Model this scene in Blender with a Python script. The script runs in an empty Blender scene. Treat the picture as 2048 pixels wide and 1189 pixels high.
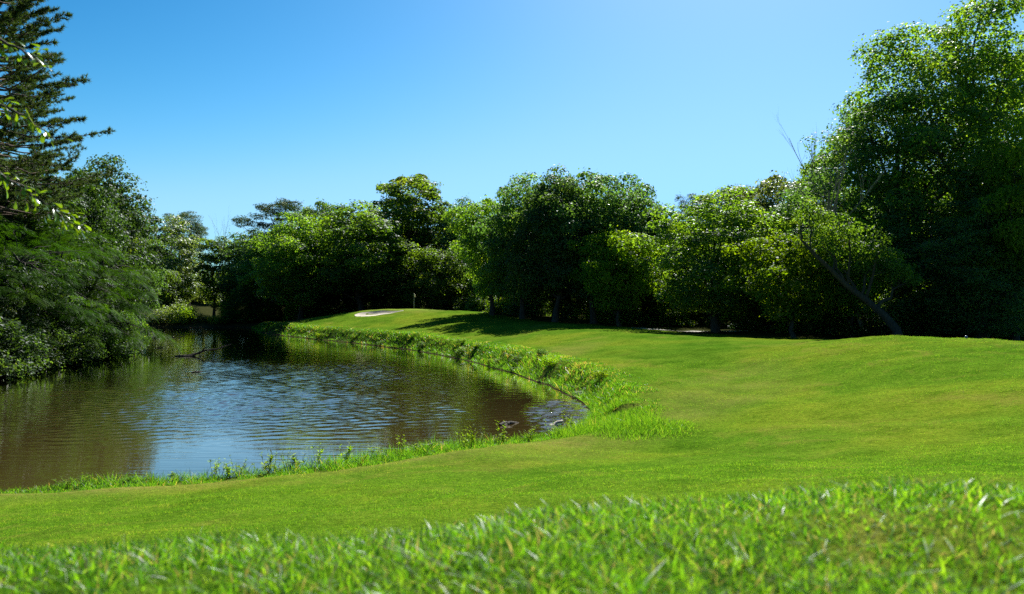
import bpy, math
import numpy as np
from mathutils import Vector

# ------------------------------------------------------------------ camera, sky, sun, exposure
sc = bpy.context.scene
col = sc.collection
R = math.radians
SUN_EL, SUN_AZ = 46.0, 19.0          # degrees; azimuth measured from +Y (view direction) towards +X
F = 1500.0                           # focal length in photo pixels (photo 2048 wide)
CAMZ, HORIZ = 4.0, 605.0

cam_d = bpy.data.cameras.new('camera')
cam = bpy.data.objects.new('camera', cam_d); col.objects.link(cam)
cam_d.sensor_width = 36.0
cam_d.lens = 36.0 * F / 2048.0
cam_d.clip_start, cam_d.clip_end = 0.05, 6000
cam.location = (0, 0, CAMZ)
cam.rotation_euler = (R(90) + math.atan((HORIZ - 594.5) / F), 0, 0)
cam_d.dof.use_dof = True
cam_d.dof.focus_distance = 28.0
cam_d.dof.aperture_fstop = 2.3
sc.camera = cam

world = bpy.data.worlds.new('World'); sc.world = world
world.use_nodes = True
wt = world.node_tree
bg = wt.nodes['Background']
sky = wt.nodes.new('ShaderNodeTexSky')
sky.sky_type = 'NISHITA'; sky.sun_disc = False
sky.sun_elevation = R(SUN_EL); sky.sun_rotation = R(SUN_AZ)
sky.altitude = 100; sky.air_density = 1.0; sky.dust_density = 0.6; sky.ozone_density = 3.0
hs = wt.nodes.new('ShaderNodeHueSaturation')
hs.inputs['Saturation'].default_value = 1.25
wt.links.new(sky.outputs[0], hs.inputs['Color'])
def wmath(op, A, B):                 # overall colour grade of the clear sky: deeper blue, cyan towards the horizon
    n = wt.nodes.new('ShaderNodeVectorMath'); n.operation = op
    for i, v in enumerate((A, B)):
        if isinstance(v, tuple): n.inputs[i].default_value = v
        else: wt.links.new(v, n.inputs[i])
    return n.outputs[0]
SKY_S, SKY_K = 0.0658, 0.143
v_ = wmath('MINIMUM', wmath('MULTIPLY', hs.outputs[0], (SKY_K,) * 3), (1.4,) * 3)
sep = wt.nodes.new('ShaderNodeSeparateColor'); wt.links.new(v_, sep.inputs[0])
cmb = wt.nodes.new('ShaderNodeCombineColor')
def wm(op, A, B):
    n = wt.nodes.new('ShaderNodeMath'); n.operation = op
    for i, v in enumerate((A, B)):
        if isinstance(v, (int, float)): n.inputs[i].default_value = v
        else: wt.links.new(v, n.inputs[i])
    return n.outputs[0]
for i, (ex, gain, cap) in enumerate(((2.2, 2.2, .40), (1.6, 1.36, .86), (1.6, 1.0, 1.7))):
    x_ = wm('MULTIPLY', wm('POWER', sep.outputs[i], ex), gain)
    soft = wm('POWER', wm('ADD', wm('POWER', wm('DIVIDE', x_, cap), 4.0), 1.0), .25)     # gentle roll-off of the brightest sky
    wt.links.new(wm('DIVIDE', x_, wm('MULTIPLY', soft, SKY_K)), cmb.inputs[i])
wt.links.new(cmb.outputs[0], bg.inputs[0])
bg.inputs[1].default_value = SKY_S

sun_d = bpy.data.lights.new('sun', 'SUN')
sun_d.energy = 5.0; sun_d.angle = R(0.53); sun_d.color = (1.0, 0.95, 0.86)
sun = bpy.data.objects.new('sun', sun_d); col.objects.link(sun)
e, a = R(SUN_EL), R(SUN_AZ)
sdir = Vector((math.sin(a) * math.cos(e), math.cos(a) * math.cos(e), math.sin(e)))
sun.rotation_euler = sdir.to_track_quat('Z', 'Y').to_euler()
sun.location = (20, 40, 80)

sc.view_settings.view_transform = 'Standard'
sc.view_settings.look = 'None'
sc.view_settings.exposure = 1.12
sc.view_settings.gamma = 1.0
sc.view_settings.use_curve_mapping = False
sc.render.engine = 'CYCLES'
cy = sc.cycles
cy.use_denoising = False
cy.use_adaptive_sampling = True; cy.adaptive_threshold = 0.01
cy.max_bounces = 10; cy.diffuse_bounces = 6; cy.glossy_bounces = 3; cy.transmission_bounces = 5; cy.transparent_max_bounces = 4
cy.sample_clamp_indirect = 4.0
cy.caustics_reflective = False; cy.caustics_refractive = False

# ------------------------------------------------------------------ helpers
def px(u, d):                        # world x of photo column u at distance d
    return (u - 1024.0) / F * d
def pz(v, d):                        # world z of photo row v at distance d
    return CAMZ - (v - HORIZ) / F * d

def nrm(v):
    return v / np.maximum(np.linalg.norm(v, axis=-1, keepdims=True), 1e-9)

def mk_mesh(name, V, faces, var=None, mat=None, smooth=False):
    """faces: list of int arrays (M,k); var: float per face"""
    me = bpy.data.meshes.new(name)
    V = np.asarray(V, dtype=np.float32)
    faces = [np.asarray(f, dtype=np.int32) for f in faces if len(f)]
    tot = np.concatenate([np.full(len(f), f.shape[1], np.int32) for f in faces])
    idx = np.concatenate([f.ravel() for f in faces])
    me.vertices.add(len(V)); me.vertices.foreach_set('co', V.ravel())
    me.loops.add(len(idx)); me.loops.foreach_set('vertex_index', idx)
    me.polygons.add(len(tot))
    start = np.zeros(len(tot), np.int32); start[1:] = np.cumsum(tot)[:-1]
    me.polygons.foreach_set('loop_start', start)
    me.polygons.foreach_set('loop_total', tot)
    me.update(calc_edges=True)
    if smooth:
        me.polygons.foreach_set('use_smooth', np.ones(len(tot), bool))
    if var is not None:
        at = me.attributes.new('var', 'FLOAT', 'FACE')
        at.data.foreach_set('value', np.asarray(var, np.float32))
    if mat: me.materials.append(mat)
    me.validate()
    return me

def add(name, me, parent=None, loc=(0, 0, 0), rot=(0, 0, 0), scale=(1, 1, 1), label=None, cat=None, group=None, kind=None, mat=None):
    o = bpy.data.objects.new(name, me); col.objects.link(o)
    o.location = loc; o.rotation_euler = rot; o.scale = scale
    if parent: o.parent = parent
    if label: o['label'] = label
    if cat: o['category'] = cat
    if group: o['group'] = group
    if kind: o['kind'] = kind
    if mat:
        o.material_slots[0].link = 'OBJECT'; o.material_slots[0].material = mat
    return o

class Geo:                           # collects tubes / quads
    def __init__(s): s.V = []; s.Q = []; s.n = 0
    def tube(s, P, rad, sides=6):
        P = np.asarray(P, float); rad = np.asarray(rad, float)
        T = np.gradient(P, axis=0); T = nrm(T)
        ref = np.array([0.31, 0.2, 0.93]); ref = np.where(np.abs(T @ ref)[:, None] > 0.95, np.array([1.0, 0, 0]), ref)
        A = nrm(np.cross(T, ref)); B = np.cross(T, A)
        th = np.linspace(0, 2 * np.pi, sides, endpoint=False)
        ring = (P[:, None, :] + rad[:, None, None] * (np.cos(th)[None, :, None] * A[:, None, :] + np.sin(th)[None, :, None] * B[:, None, :]))
        k = len(P)
        s.V.append(ring.reshape(-1, 3))
        i = np.arange(k - 1)[:, None] * sides; j = np.arange(sides)[None, :]; jn = (j + 1) % sides
        q = np.stack([i + j, i + jn, i + sides + jn, i + sides + j], -1).reshape(-1, 4) + s.n
        s.Q.append(q); s.n += k * sides
    def add(s, V, Q):
        s.V.append(np.asarray(V, float)); s.Q.append(np.asarray(Q) + s.n); s.n += len(V)
    def mesh(s, name, mat, smooth=True):
        return mk_mesh(name, np.concatenate(s.V), [np.concatenate(s.Q)], mat=mat, smooth=smooth)

def curve(P0, P1, rise, n=6, rng=None, wob=0.0):
    t = np.linspace(0, 1, n)[:, None]
    P0 = np.asarray(P0, float); P1 = np.asarray(P1, float)
    P = P0 * (1 - t) + P1 * t
    P[:, 2] += rise * np.sin(t[:, 0] * np.pi)
    if rng is not None and wob: P[1:-1] += rng.normal(0, wob, (n - 2, 3))
    return P

def leaf_quads(C, A, N, L, W, fold=0.15):
    """diamond leaves: centre, axis, normal, length, width"""
    A = nrm(A); B = nrm(np.cross(N, A)); Nn = np.cross(A, B)
    L = L[:, None]; W = W[:, None]
    base = C - A * L * .5; tip = C + A * L * .5 - Nn * L * .08
    r = C + B * W * .5 + Nn * W * fold - A * L * .04; l = C - B * W * .5 + Nn * W * fold - A * L * .04
    V = np.stack([base, r, tip, l], 1).reshape(-1, 3)
    Q = np.arange(len(C) * 4).reshape(-1, 4)
    return V, Q

# ------------------------------------------------------------------ materials
def new_mat(name):
    m = bpy.data.materials.new(name); m.use_nodes = True
    nt = m.node_tree; nt.nodes.clear()
    out = nt.nodes.new('ShaderNodeOutputMaterial')
    return m, nt, out

def node(nt, typ, **kw):
    n = nt.nodes.new(typ)
    for k, v in kw.items():
        if k in n.inputs.keys(): n.inputs[k].default_value = v
        else: setattr(n, k, v)
    return n

def ramp(nt, fac, stops):
    r = nt.nodes.new('ShaderNodeValToRGB')
    el = r.color_ramp.elements
    while len(el) < len(stops): el.new(0.5)
    for q, (p, c) in zip(el, stops):
        q.position = p; q.color = (*c, 1)
    nt.links.new(fac, r.inputs[0])
    return r.outputs[0]

def leaf_mat(name, stops, trans=(0.25, 0.36, 0.03), tmix=0.42, gloss=0.10, rough=0.38, tintvar=0.25):
    m, nt, out = new_mat(name); L = nt.links.new
    at = node(nt, 'ShaderNodeAttribute', attribute_name='var')
    c = ramp(nt, at.outputs['Fac'], stops)
    oi = node(nt, 'ShaderNodeObjectInfo')
    mr = node(nt, 'ShaderNodeMapRange'); L(oi.outputs['Random'], mr.inputs[0])
    mr.inputs[3].default_value = 1 - tintvar; mr.inputs[4].default_value = 1 + tintvar
    mr2 = node(nt, 'ShaderNodeMapRange'); L(oi.outputs['Random'], mr2.inputs[0])
    mr2.inputs[3].default_value = 0.495; mr2.inputs[4].default_value = 0.508
    hsv = node(nt, 'ShaderNodeHueSaturation'); L(c, hsv.inputs['Color']); L(mr.outputs[0], hsv.inputs['Value']); L(mr2.outputs[0], hsv.inputs['Hue'])
    dif = node(nt, 'ShaderNodeBsdfDiffuse'); L(hsv.outputs[0], dif.inputs[0])
    tr = node(nt, 'ShaderNodeBsdfTranslucent')
    mixc = node(nt, 'ShaderNodeMix', data_type='RGBA', blend_type='MULTIPLY'); mixc.inputs[0].default_value = 1.0
    sc_ = node(nt, 'ShaderNodeVectorMath', operation='SCALE'); L(hsv.outputs[0], sc_.inputs[0]); sc_.inputs['Scale'].default_value = 10.0
    L(sc_.outputs[0], mixc.inputs[6]); mixc.inputs[7].default_value = (*trans, 1)
    L(mixc.outputs[2], tr.inputs[0])
    mx = node(nt, 'ShaderNodeMixShader'); mx.inputs[0].default_value = tmix
    L(dif.outputs[0], mx.inputs[1]); L(tr.outputs[0], mx.inputs[2])
    gl = node(nt, 'ShaderNodeBsdfGlossy'); gl.inputs['Roughness'].default_value = rough; gl.inputs[0].default_value = (0.9, 0.95, 1, 1)
    ge = node(nt, 'ShaderNodeNewGeometry'); bf = node(nt, 'ShaderNodeMapRange'); L(ge.outputs['Backfacing'], bf.inputs[0]); bf.inputs[3].default_value = 1.42; bf.inputs[4].default_value = 1 / 1.42
    fr = node(nt, 'ShaderNodeFresnel'); L(bf.outputs[0], fr.inputs[0])
    mg = node(nt, 'ShaderNodeMath', operation='MULTIPLY_ADD'); L(fr.outputs[0], mg.inputs[0]); mg.inputs[1].default_value = 4.0 * gloss; mg.inputs[2].default_value = 0.0
    mg.use_clamp = True
    mx2 = node(nt, 'ShaderNodeMixShader'); L(mg.outputs[0], mx2.inputs[0]); L(mx.outputs[0], mx2.inputs[1]); L(gl.outputs[0], mx2.inputs[2])
    L(mx2.outputs[0], out.inputs[0])
    return m

GR = lambda k: [(0.0, (0.026 * k, 0.054 * k, 0.014 * k)), (0.5, (0.045 * k, 0.084 * k, 0.018 * k)), (0.85, (0.070 * k, 0.112 * k, 0.020 * k)), (1.0, (0.10 * k, 0.13 * k, 0.03 * k))]
M_GREEN = leaf_mat('leaf_green', GR(1.1), trans=(0.50, 0.49, 0.08), tmix=.50, gloss=.05, rough=.5)
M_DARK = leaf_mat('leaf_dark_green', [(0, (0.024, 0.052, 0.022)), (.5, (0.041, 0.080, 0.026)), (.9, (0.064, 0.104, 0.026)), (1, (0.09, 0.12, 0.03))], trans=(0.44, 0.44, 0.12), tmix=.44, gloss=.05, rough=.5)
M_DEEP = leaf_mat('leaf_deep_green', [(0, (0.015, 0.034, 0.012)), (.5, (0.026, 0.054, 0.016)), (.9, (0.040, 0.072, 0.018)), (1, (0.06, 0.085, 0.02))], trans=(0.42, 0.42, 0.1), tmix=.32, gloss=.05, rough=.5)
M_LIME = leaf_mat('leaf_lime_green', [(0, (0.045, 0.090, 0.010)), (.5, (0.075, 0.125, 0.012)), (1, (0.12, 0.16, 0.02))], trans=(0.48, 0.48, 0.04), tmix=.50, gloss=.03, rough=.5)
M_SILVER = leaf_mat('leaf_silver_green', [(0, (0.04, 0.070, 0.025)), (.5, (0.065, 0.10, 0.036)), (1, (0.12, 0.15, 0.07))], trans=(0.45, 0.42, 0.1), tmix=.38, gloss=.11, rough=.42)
M_MIMOSA = leaf_mat('leaf_mimosa_green', [(0, (0.013, 0.036, 0.005)), (.5, (0.024, 0.058, 0.006)), (1, (0.048, 0.085, 0.008))], trans=(0.40, 0.44, 0.06), tmix=.30, gloss=.01)
M_PINE = leaf_mat('pine_needle', [(0, (0.020, 0.040, 0.018)), (.6, (0.034, 0.064, 0.024)), (1, (0.06, 0.085, 0.026))], trans=(0.4, 0.38, 0.1), tmix=.26, gloss=.04, rough=.5)
M_BIGLEAF = leaf_mat('leaf_oak_glossy', [(0, (0.045, 0.085, 0.010)), (1, (0.08, 0.13, 0.018))], trans=(0.5, 0.46, 0.06), tmix=.38, gloss=.20, rough=.25)
GRASS_TR = (0.52, 0.52, 0.22)
M_BLADE = leaf_mat('grass_blade', [(0, (0.009, 0.032, 0.003)), (.35, (0.036, 0.096, 0.005)), (.7, (0.084, 0.160, 0.008)), (.90, (0.13, 0.20, 0.012)), (.94, (0.09, 0.068, 0.035)), (1, (0.17, 0.135, 0.08))], trans=GRASS_TR, tmix=.42, gloss=.075, rough=.34, tintvar=0)
M_LAWNB = leaf_mat('lawn_blade', [(0, (0.026, 0.076, 0.006)), (.5, (0.068, 0.138, 0.010)), (.85, (0.112, 0.166, 0.013)), (1, (0.165, 0.15, 0.045))], trans=GRASS_TR, tmix=.40, gloss=.006, rough=.4, tintvar=0)
M_BANKB = leaf_mat('bank_grass_blade', [(0, (0.018, 0.058, 0.006)), (.5, (0.048, 0.112, 0.007)), (.86, (0.09, 0.155, 0.010)), (.93, (0.19, 0.17, 0.05)), (1, (0.22, 0.13, 0.06))], trans=GRASS_TR, tmix=.42, gloss=.05, rough=.35, tintvar=0)

def bark_mat(name, c0, c1, scale=6.0):
    m, nt, out = new_mat(name); L = nt.links.new
    tc = node(nt, 'ShaderNodeTexCoord')
    mp = node(nt, 'ShaderNodeMapping'); mp.inputs['Scale'].default_value = (scale, scale, scale * .25); L(tc.outputs['Object'], mp.inputs[0])
    nz = node(nt, 'ShaderNodeTexNoise'); nz.inputs['Scale'].default_value = 1.5; nz.inputs['Detail'].default_value = 6; L(mp.outputs[0], nz.inputs['Vector'])
    c = ramp(nt, nz.outputs[0], [(.3, c0), (.7, c1)])
    b = node(nt, 'ShaderNodeBsdfPrincipled', Roughness=.9); L(c, b.inputs['Base Color'])
    bp = node(nt, 'ShaderNodeBump', Strength=.8, Distance=.05); L(nz.outputs[0], bp.inputs['Height']); L(bp.outputs[0], b.inputs['Normal'])
    L(b.outputs[0], out.inputs[0]); return m
M_BARK = bark_mat('bark_grey_brown', (0.014, 0.011, 0.008), (0.055, 0.045, 0.035))
M_BARKP = bark_mat('bark_pine', (0.04, 0.025, 0.018), (0.13, 0.085, 0.06))
M_DEAD = bark_mat('bark_dead_grey', (0.10, 0.085, 0.07), (0.26, 0.23, 0.19))
M_WET = bark_mat('wet_dark_wood', (0.012, 0.010, 0.008), (0.05, 0.04, 0.03))
M_DRIFT = bark_mat('bleached_driftwood', (0.28, 0.25, 0.21), (0.55, 0.51, 0.45))

def simple(name, c, rough=.6, noise=0.0, scale=20, bump=0):
    m, nt, out = new_mat(name); L = nt.links.new
    b = node(nt, 'ShaderNodeBsdfPrincipled', Roughness=rough)
    tc = node(nt, 'ShaderNodeTexCoord')
    nz = node(nt, 'ShaderNodeTexNoise'); nz.inputs['Scale'].default_value = scale; nz.inputs['Detail'].default_value = 5; L(tc.outputs['Object'], nz.inputs['Vector'])
    cc = np.array(c)
    L(ramp(nt, nz.outputs[0], [(.3, tuple(cc * (1 - noise))), (.7, tuple(np.minimum(cc * (1 + noise), 1)))]), b.inputs['Base Color'])
    if bump:
        bp = node(nt, 'ShaderNodeBump', Strength=bump, Distance=.03); L(nz.outputs[0], bp.inputs['Height']); L(bp.outputs[0], b.inputs['Normal'])
    L(b.outputs[0], out.inputs[0]); return m
M_SAND = simple('bunker_sand', (0.46, 0.41, 0.33), .95, .15, 3, .4)
M_PATH = simple('cart_path_concrete', (0.27, 0.26, 0.24), .9, .15, 2, .2)
M_POLE = simple('flagstick_paint', (0.75, 0.74, 0.68), .4, .05)
M_FLAG = simple('flag_cloth', (0.80, 0.74, 0.45), .8, .06)
M_CUP = simple('cup_liner', (0.7, 0.7, 0.7), .5)
M_BALL = simple('tee_marker_paint', (0.10, 0.13, 0.22), .25, .1)
M_STAKE = simple('tee_marker_spike', (0.2, 0.2, 0.2), .4)

# ------------------------------------------------------------------ terrain
SHORE_PX = [(-420, 1005), (-150, 994), (0, 988), (150, 977), (270, 968), (350, 964), (450, 957), (550, 947), (650, 937), (750, 921), (850, 907), (950, 893), (1050, 882),
            (1120, 872), (1165, 856), (1187, 838), (1184, 822), (1165, 806), (1130, 787), (1080, 765), (1000, 739), (900, 713), (800, 697), (700, 686), (600, 676), (535, 668), (510, 662), (506, 656),
            (470, 655), (400, 655.5), (310, 655)]
sh = [(px(u, CAMZ * F / (v - HORIZ)), CAMZ * F / (v - HORIZ)) for u, v in SHORE_PX]
sh += [(-60, 112), (-53, 100), (-45, 85), (-37, 70), (-31, 60), (-29.5, 53), (-29.5, 47), (-27.5, 41), (-27.5, 36), (-32, 30), (-40, 24)]
def smooth_closed(P, n=3):
    P = np.array(P, float)
    for _ in range(n):                # Chaikin
        Q = np.roll(P, -1, 0)
        P = np.stack([P * .75 + Q * .25, P * .25 + Q * .75], 1).reshape(-1, 2)
    return P
SHORE = smooth_closed(sh, 2)
_rs = np.random.default_rng(5)
SHORE += _rs.normal(0, 0.05, SHORE.shape) * np.clip(SHORE[:, 1:2] / 25, .5, 3)

def shore_dist(X, Y):                # signed: + outside on land, - inside water
    P = np.stack([X.ravel(), Y.ravel()], 1)
    res = np.empty(len(P))
    A = SHORE; B = np.roll(SHORE, -1, 0); D = B - A; dd = (D * D).sum(1)
    for s in range(0, len(P), 20000):
        p = P[s:s + 20000]
        w = p[:, None, :] - A[None]
        t = np.clip((w * D[None]).sum(2) / dd, 0, 1)
        q = w - t[..., None] * D[None]
        dist = np.sqrt((q * q).sum(2).min(1))
        c = ((A[None, :, 1] > p[:, None, 1]) != (B[None, :, 1] > p[:, None, 1]))
        xin = A[None, :, 0] + (p[:, None, 1] - A[None, :, 1]) / np.where(D[:, 1] == 0, 1e-9, D[:, 1])[None] * D[None, :, 0]
        inside = (c & (p[:, None, 0] < xin)).sum(1) % 2 == 1
        res[s:s + 20000] = np.where(inside, -dist, dist)
    return res.reshape(X.shape)

CP = [(0, 1100, 7.5), (500, 1075, 7.5), (1024, 1035, 7.6), (1500, 1000, 7.7), (2048, 960, 7.8),
      (0, 1040, 11), (300, 1000, 13), (600, 985, 13.2), (1024, 930, 15.5), (1024, 970, 12), (1400, 890, 18.0), (1400, 930, 14.5), (1700, 900, 14.5), (2048, 870, 14), (2048, 920, 10.5),
      (1430, 870, 19.3), (1450, 800, 25), (1420, 740, 32), (1300, 720, 35), (1200, 720, 37), (1300, 780, 27), (1200, 745, 32.5),
      (1600, 820, 21), (1600, 740, 29), (1800, 780, 22), (1800, 720, 27), (1780, 673, 33), (2048, 760, 20), (2048, 685, 31), (1920, 678, 32.5), (2300, 705, 30),
      (1650, 683, 38), (1500, 681, 42), (1400, 677, 45), (1300, 668, 50), (1200, 660, 55), (1100, 648, 66), (1000, 640, 76),
      (1400, 700, 37), (1250, 690, 43), (1100, 690, 47), (1100, 665, 56), (1000, 690, 51), (950, 665, 62), (900, 680, 59), (900, 650, 70), (850, 635, 82), (800, 660, 71), (750, 640, 82),
      (700, 660, 78), (650, 640, 90), (600, 655, 88), (600, 640, 97), (830, 618.5, 95), (900, 622, 90), (770, 619.5, 96), (730, 622, 96), (700, 626, 99), (650, 633, 103), (757, 632, 88.3), (757, 619.5, 93.5), (735, 633, 89)]
CW = [(px(u, d), d, pz(v, d)) for u, v, d in CP]
CW += [(32, 54, 1.5), (24, 50, 1.5), (40, 42, 1.9), (20, 58, 1.55), (13, 63, 1.62), (14.5, 53, 1.45), (7, 75, 1.9), (-2, 96, 2.5), (-12, 108, 2.3), (-22, 114, 2.0), (-36, 118, 0.8), (-32, 106, 1.1),
       (0, 140, 3.0), (50, 100, 2.5), (60, 60, 2.5), (-30, 140, 1.5), (-60, 135, 0.9), (-50, 124, 0.7), (70, 180, 5), (-70, 180, 4), (0, 220, 6),
       (-33, 38, 0.8), (-34, 50, 0.9), (-36, 60, 0.9), (-46, 80, 0.9), (-63, 105, 0.9), (-60, 60, 3), (-52, 35, 2), (-50, 16, 1.5), (-90, 90, 5),
       (-18, 9, 1.3), (-30, 14, .8), (-22, 0, 3), (16, 2, 3.0), (30, 10, 2.6), (26, 20, 2.2), (0, -12, 3.6), (-6, -2, 3.2)]
CW = np.array(CW)
def tps_fit(P, z, lam):
    n = len(P); d2 = ((P[:, None] - P[None]) ** 2).sum(2)
    K = np.where(d2 > 0, .5 * d2 * np.log(np.maximum(d2, 1e-12)), 0) + lam * np.eye(n)
    A = np.zeros((n + 3, n + 3)); A[:n, :n] = K; A[:n, n] = 1; A[:n, n + 1:] = P; A[n, :n] = 1; A[n + 1:, :n] = P.T
    return np.linalg.solve(A, np.concatenate([z, np.zeros(3)]))
TW = tps_fit(CW[:, :2] / 10.0, CW[:, 2], 0.02)
def tps(X, Y):
    p = np.stack([X.ravel(), Y.ravel()], 1) / 10.0
    out = np.empty(len(p)); n = len(CW)
    for s in range(0, len(p), 40000):
        q = p[s:s + 40000]
        d2 = ((q[:, None] - CW[None, :, :2] / 10.0) ** 2).sum(2)
        out[s:s + 40000] = (.5 * d2 * np.log(np.maximum(d2, 1e-12))) @ TW[:n] + TW[n] + q @ TW[n + 1:]
    return out.reshape(X.shape)
def sstep(t):
    t = np.clip(t, 0, 1); return t * t * (3 - 2 * t)
BUNK = (px(757, 91.0), 91.0, 2.6, 2.1)     # x, y, radius x, radius y
def bunk_r(X, Y):
    th = np.arctan2(Y - BUNK[1], X - BUNK[0])
    k = 1 + .10 * np.sin(2 * th + 1) + .07 * np.sin(3 * th)
    return np.hypot((X - BUNK[0]) / BUNK[2], (Y - BUNK[1]) / BUNK[3]) / k
def lumps(X, Y):
    return (.055 * np.sin(X * .9 + 1.3 * np.sin(Y * .31)) * np.sin(Y * .55 + .8) + .02 * np.sin(X * 2.1 + Y * 1.3 + 2 * np.sin(Y * .7)) + .012 * np.sin(X * 4.3 - Y * 3.1))
def height(X, Y, sd=None):
    X = np.asarray(X, float); Y = np.asarray(Y, float)
    if sd is None: sd = shore_dist(X, Y)
    far = sstep((np.hypot(X, Y - 60) - 130) / 60)
    Xc = np.clip(X, -110, 95); Yc = np.clip(Y, -25, 230)
    z = tps(Xc, Yc) * (1 - far) + 6.0 * far
    z = np.maximum(z, 0.28 + 0 * z) + lumps(X, Y)
    # the knoll the camera stands on
    hump = 3.305 + 0.058 * X + 0.02 * np.sin(X * 5 + 1) + .012 * np.sin(X * 11 + Y * 7)
    yc = 2.05 + .12 * np.sin(X * 1.7)
    k = sstep((Y - yc) / 3.4) ** 0.8
    side = sstep((np.abs(X) - 6) / 6)
    z = (hump * (1 - side) + np.minimum(z, 3.3) * side) * (1 - k) + z * k
    # bunker bowl
    br = bunk_r(X, Y)
    z = z - .42 * sstep((1.12 - br) / .35)
    # bank and pond bed
    wide = np.where(Y > 25.0, np.where(X > -33, 1.25, 1.6), 2.2)
    bank = sstep(sd / wide)
    zl = 0.03 + (z - 0.03) * bank
    zw = -np.minimum(1.6, .22 * np.maximum(-sd, 0)) + 0.0
    return np.where(sd > 0, zl, zw + .03 * np.exp(sd * 3))
def hgt(x, y):
    return float(height(np.array([x]), np.array([y]))[0])

def axis(parts):
    out = []
    for a0, a1, st in parts: out.append(np.arange(a0, a1, st))
    return np.concatenate(out)
gx = axis([(-1500, -300, 150), (-300, -100, 16), (-100, -48, 2.0), (-48, -8, .45), (-8, 8, .25), (8, 30, .5), (30, 60, 1.2), (60, 100, 4), (100, 300, 16), (300, 1501, 150)])
gy = axis([(-300, -30, 30), (-30, -2, 2), (-2, 0, .4), (0, 6, .12), (6, 16, .25), (16, 40, .3), (40, 100, .5), (100, 130, .9), (130, 240, 4), (240, 400, 16), (400, 2501, 150)])
GX, GY = np.meshgrid(gx, gy)
SD = shore_dist(GX, GY)
GZ = height(GX, GY, SD)
nx, ny = len(gx), len(gy)
ii = np.arange(nx * ny).reshape(ny, nx)
GQ = np.stack([ii[:-1, :-1], ii[:-1, 1:], ii[1:, 1:], ii[1:, :-1]], -1).reshape(-1, 4)

# tree line polyline: beyond it is forest floor (also the left bank)
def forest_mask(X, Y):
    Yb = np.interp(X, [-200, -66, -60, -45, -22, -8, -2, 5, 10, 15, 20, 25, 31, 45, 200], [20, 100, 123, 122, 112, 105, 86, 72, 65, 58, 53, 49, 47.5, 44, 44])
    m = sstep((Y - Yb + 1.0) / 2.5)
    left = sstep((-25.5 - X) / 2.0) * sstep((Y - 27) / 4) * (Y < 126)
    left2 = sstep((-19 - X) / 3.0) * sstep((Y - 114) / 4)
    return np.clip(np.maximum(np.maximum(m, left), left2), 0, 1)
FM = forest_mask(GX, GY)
mud = np.exp(-np.maximum(SD, 0) / .45)

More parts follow.
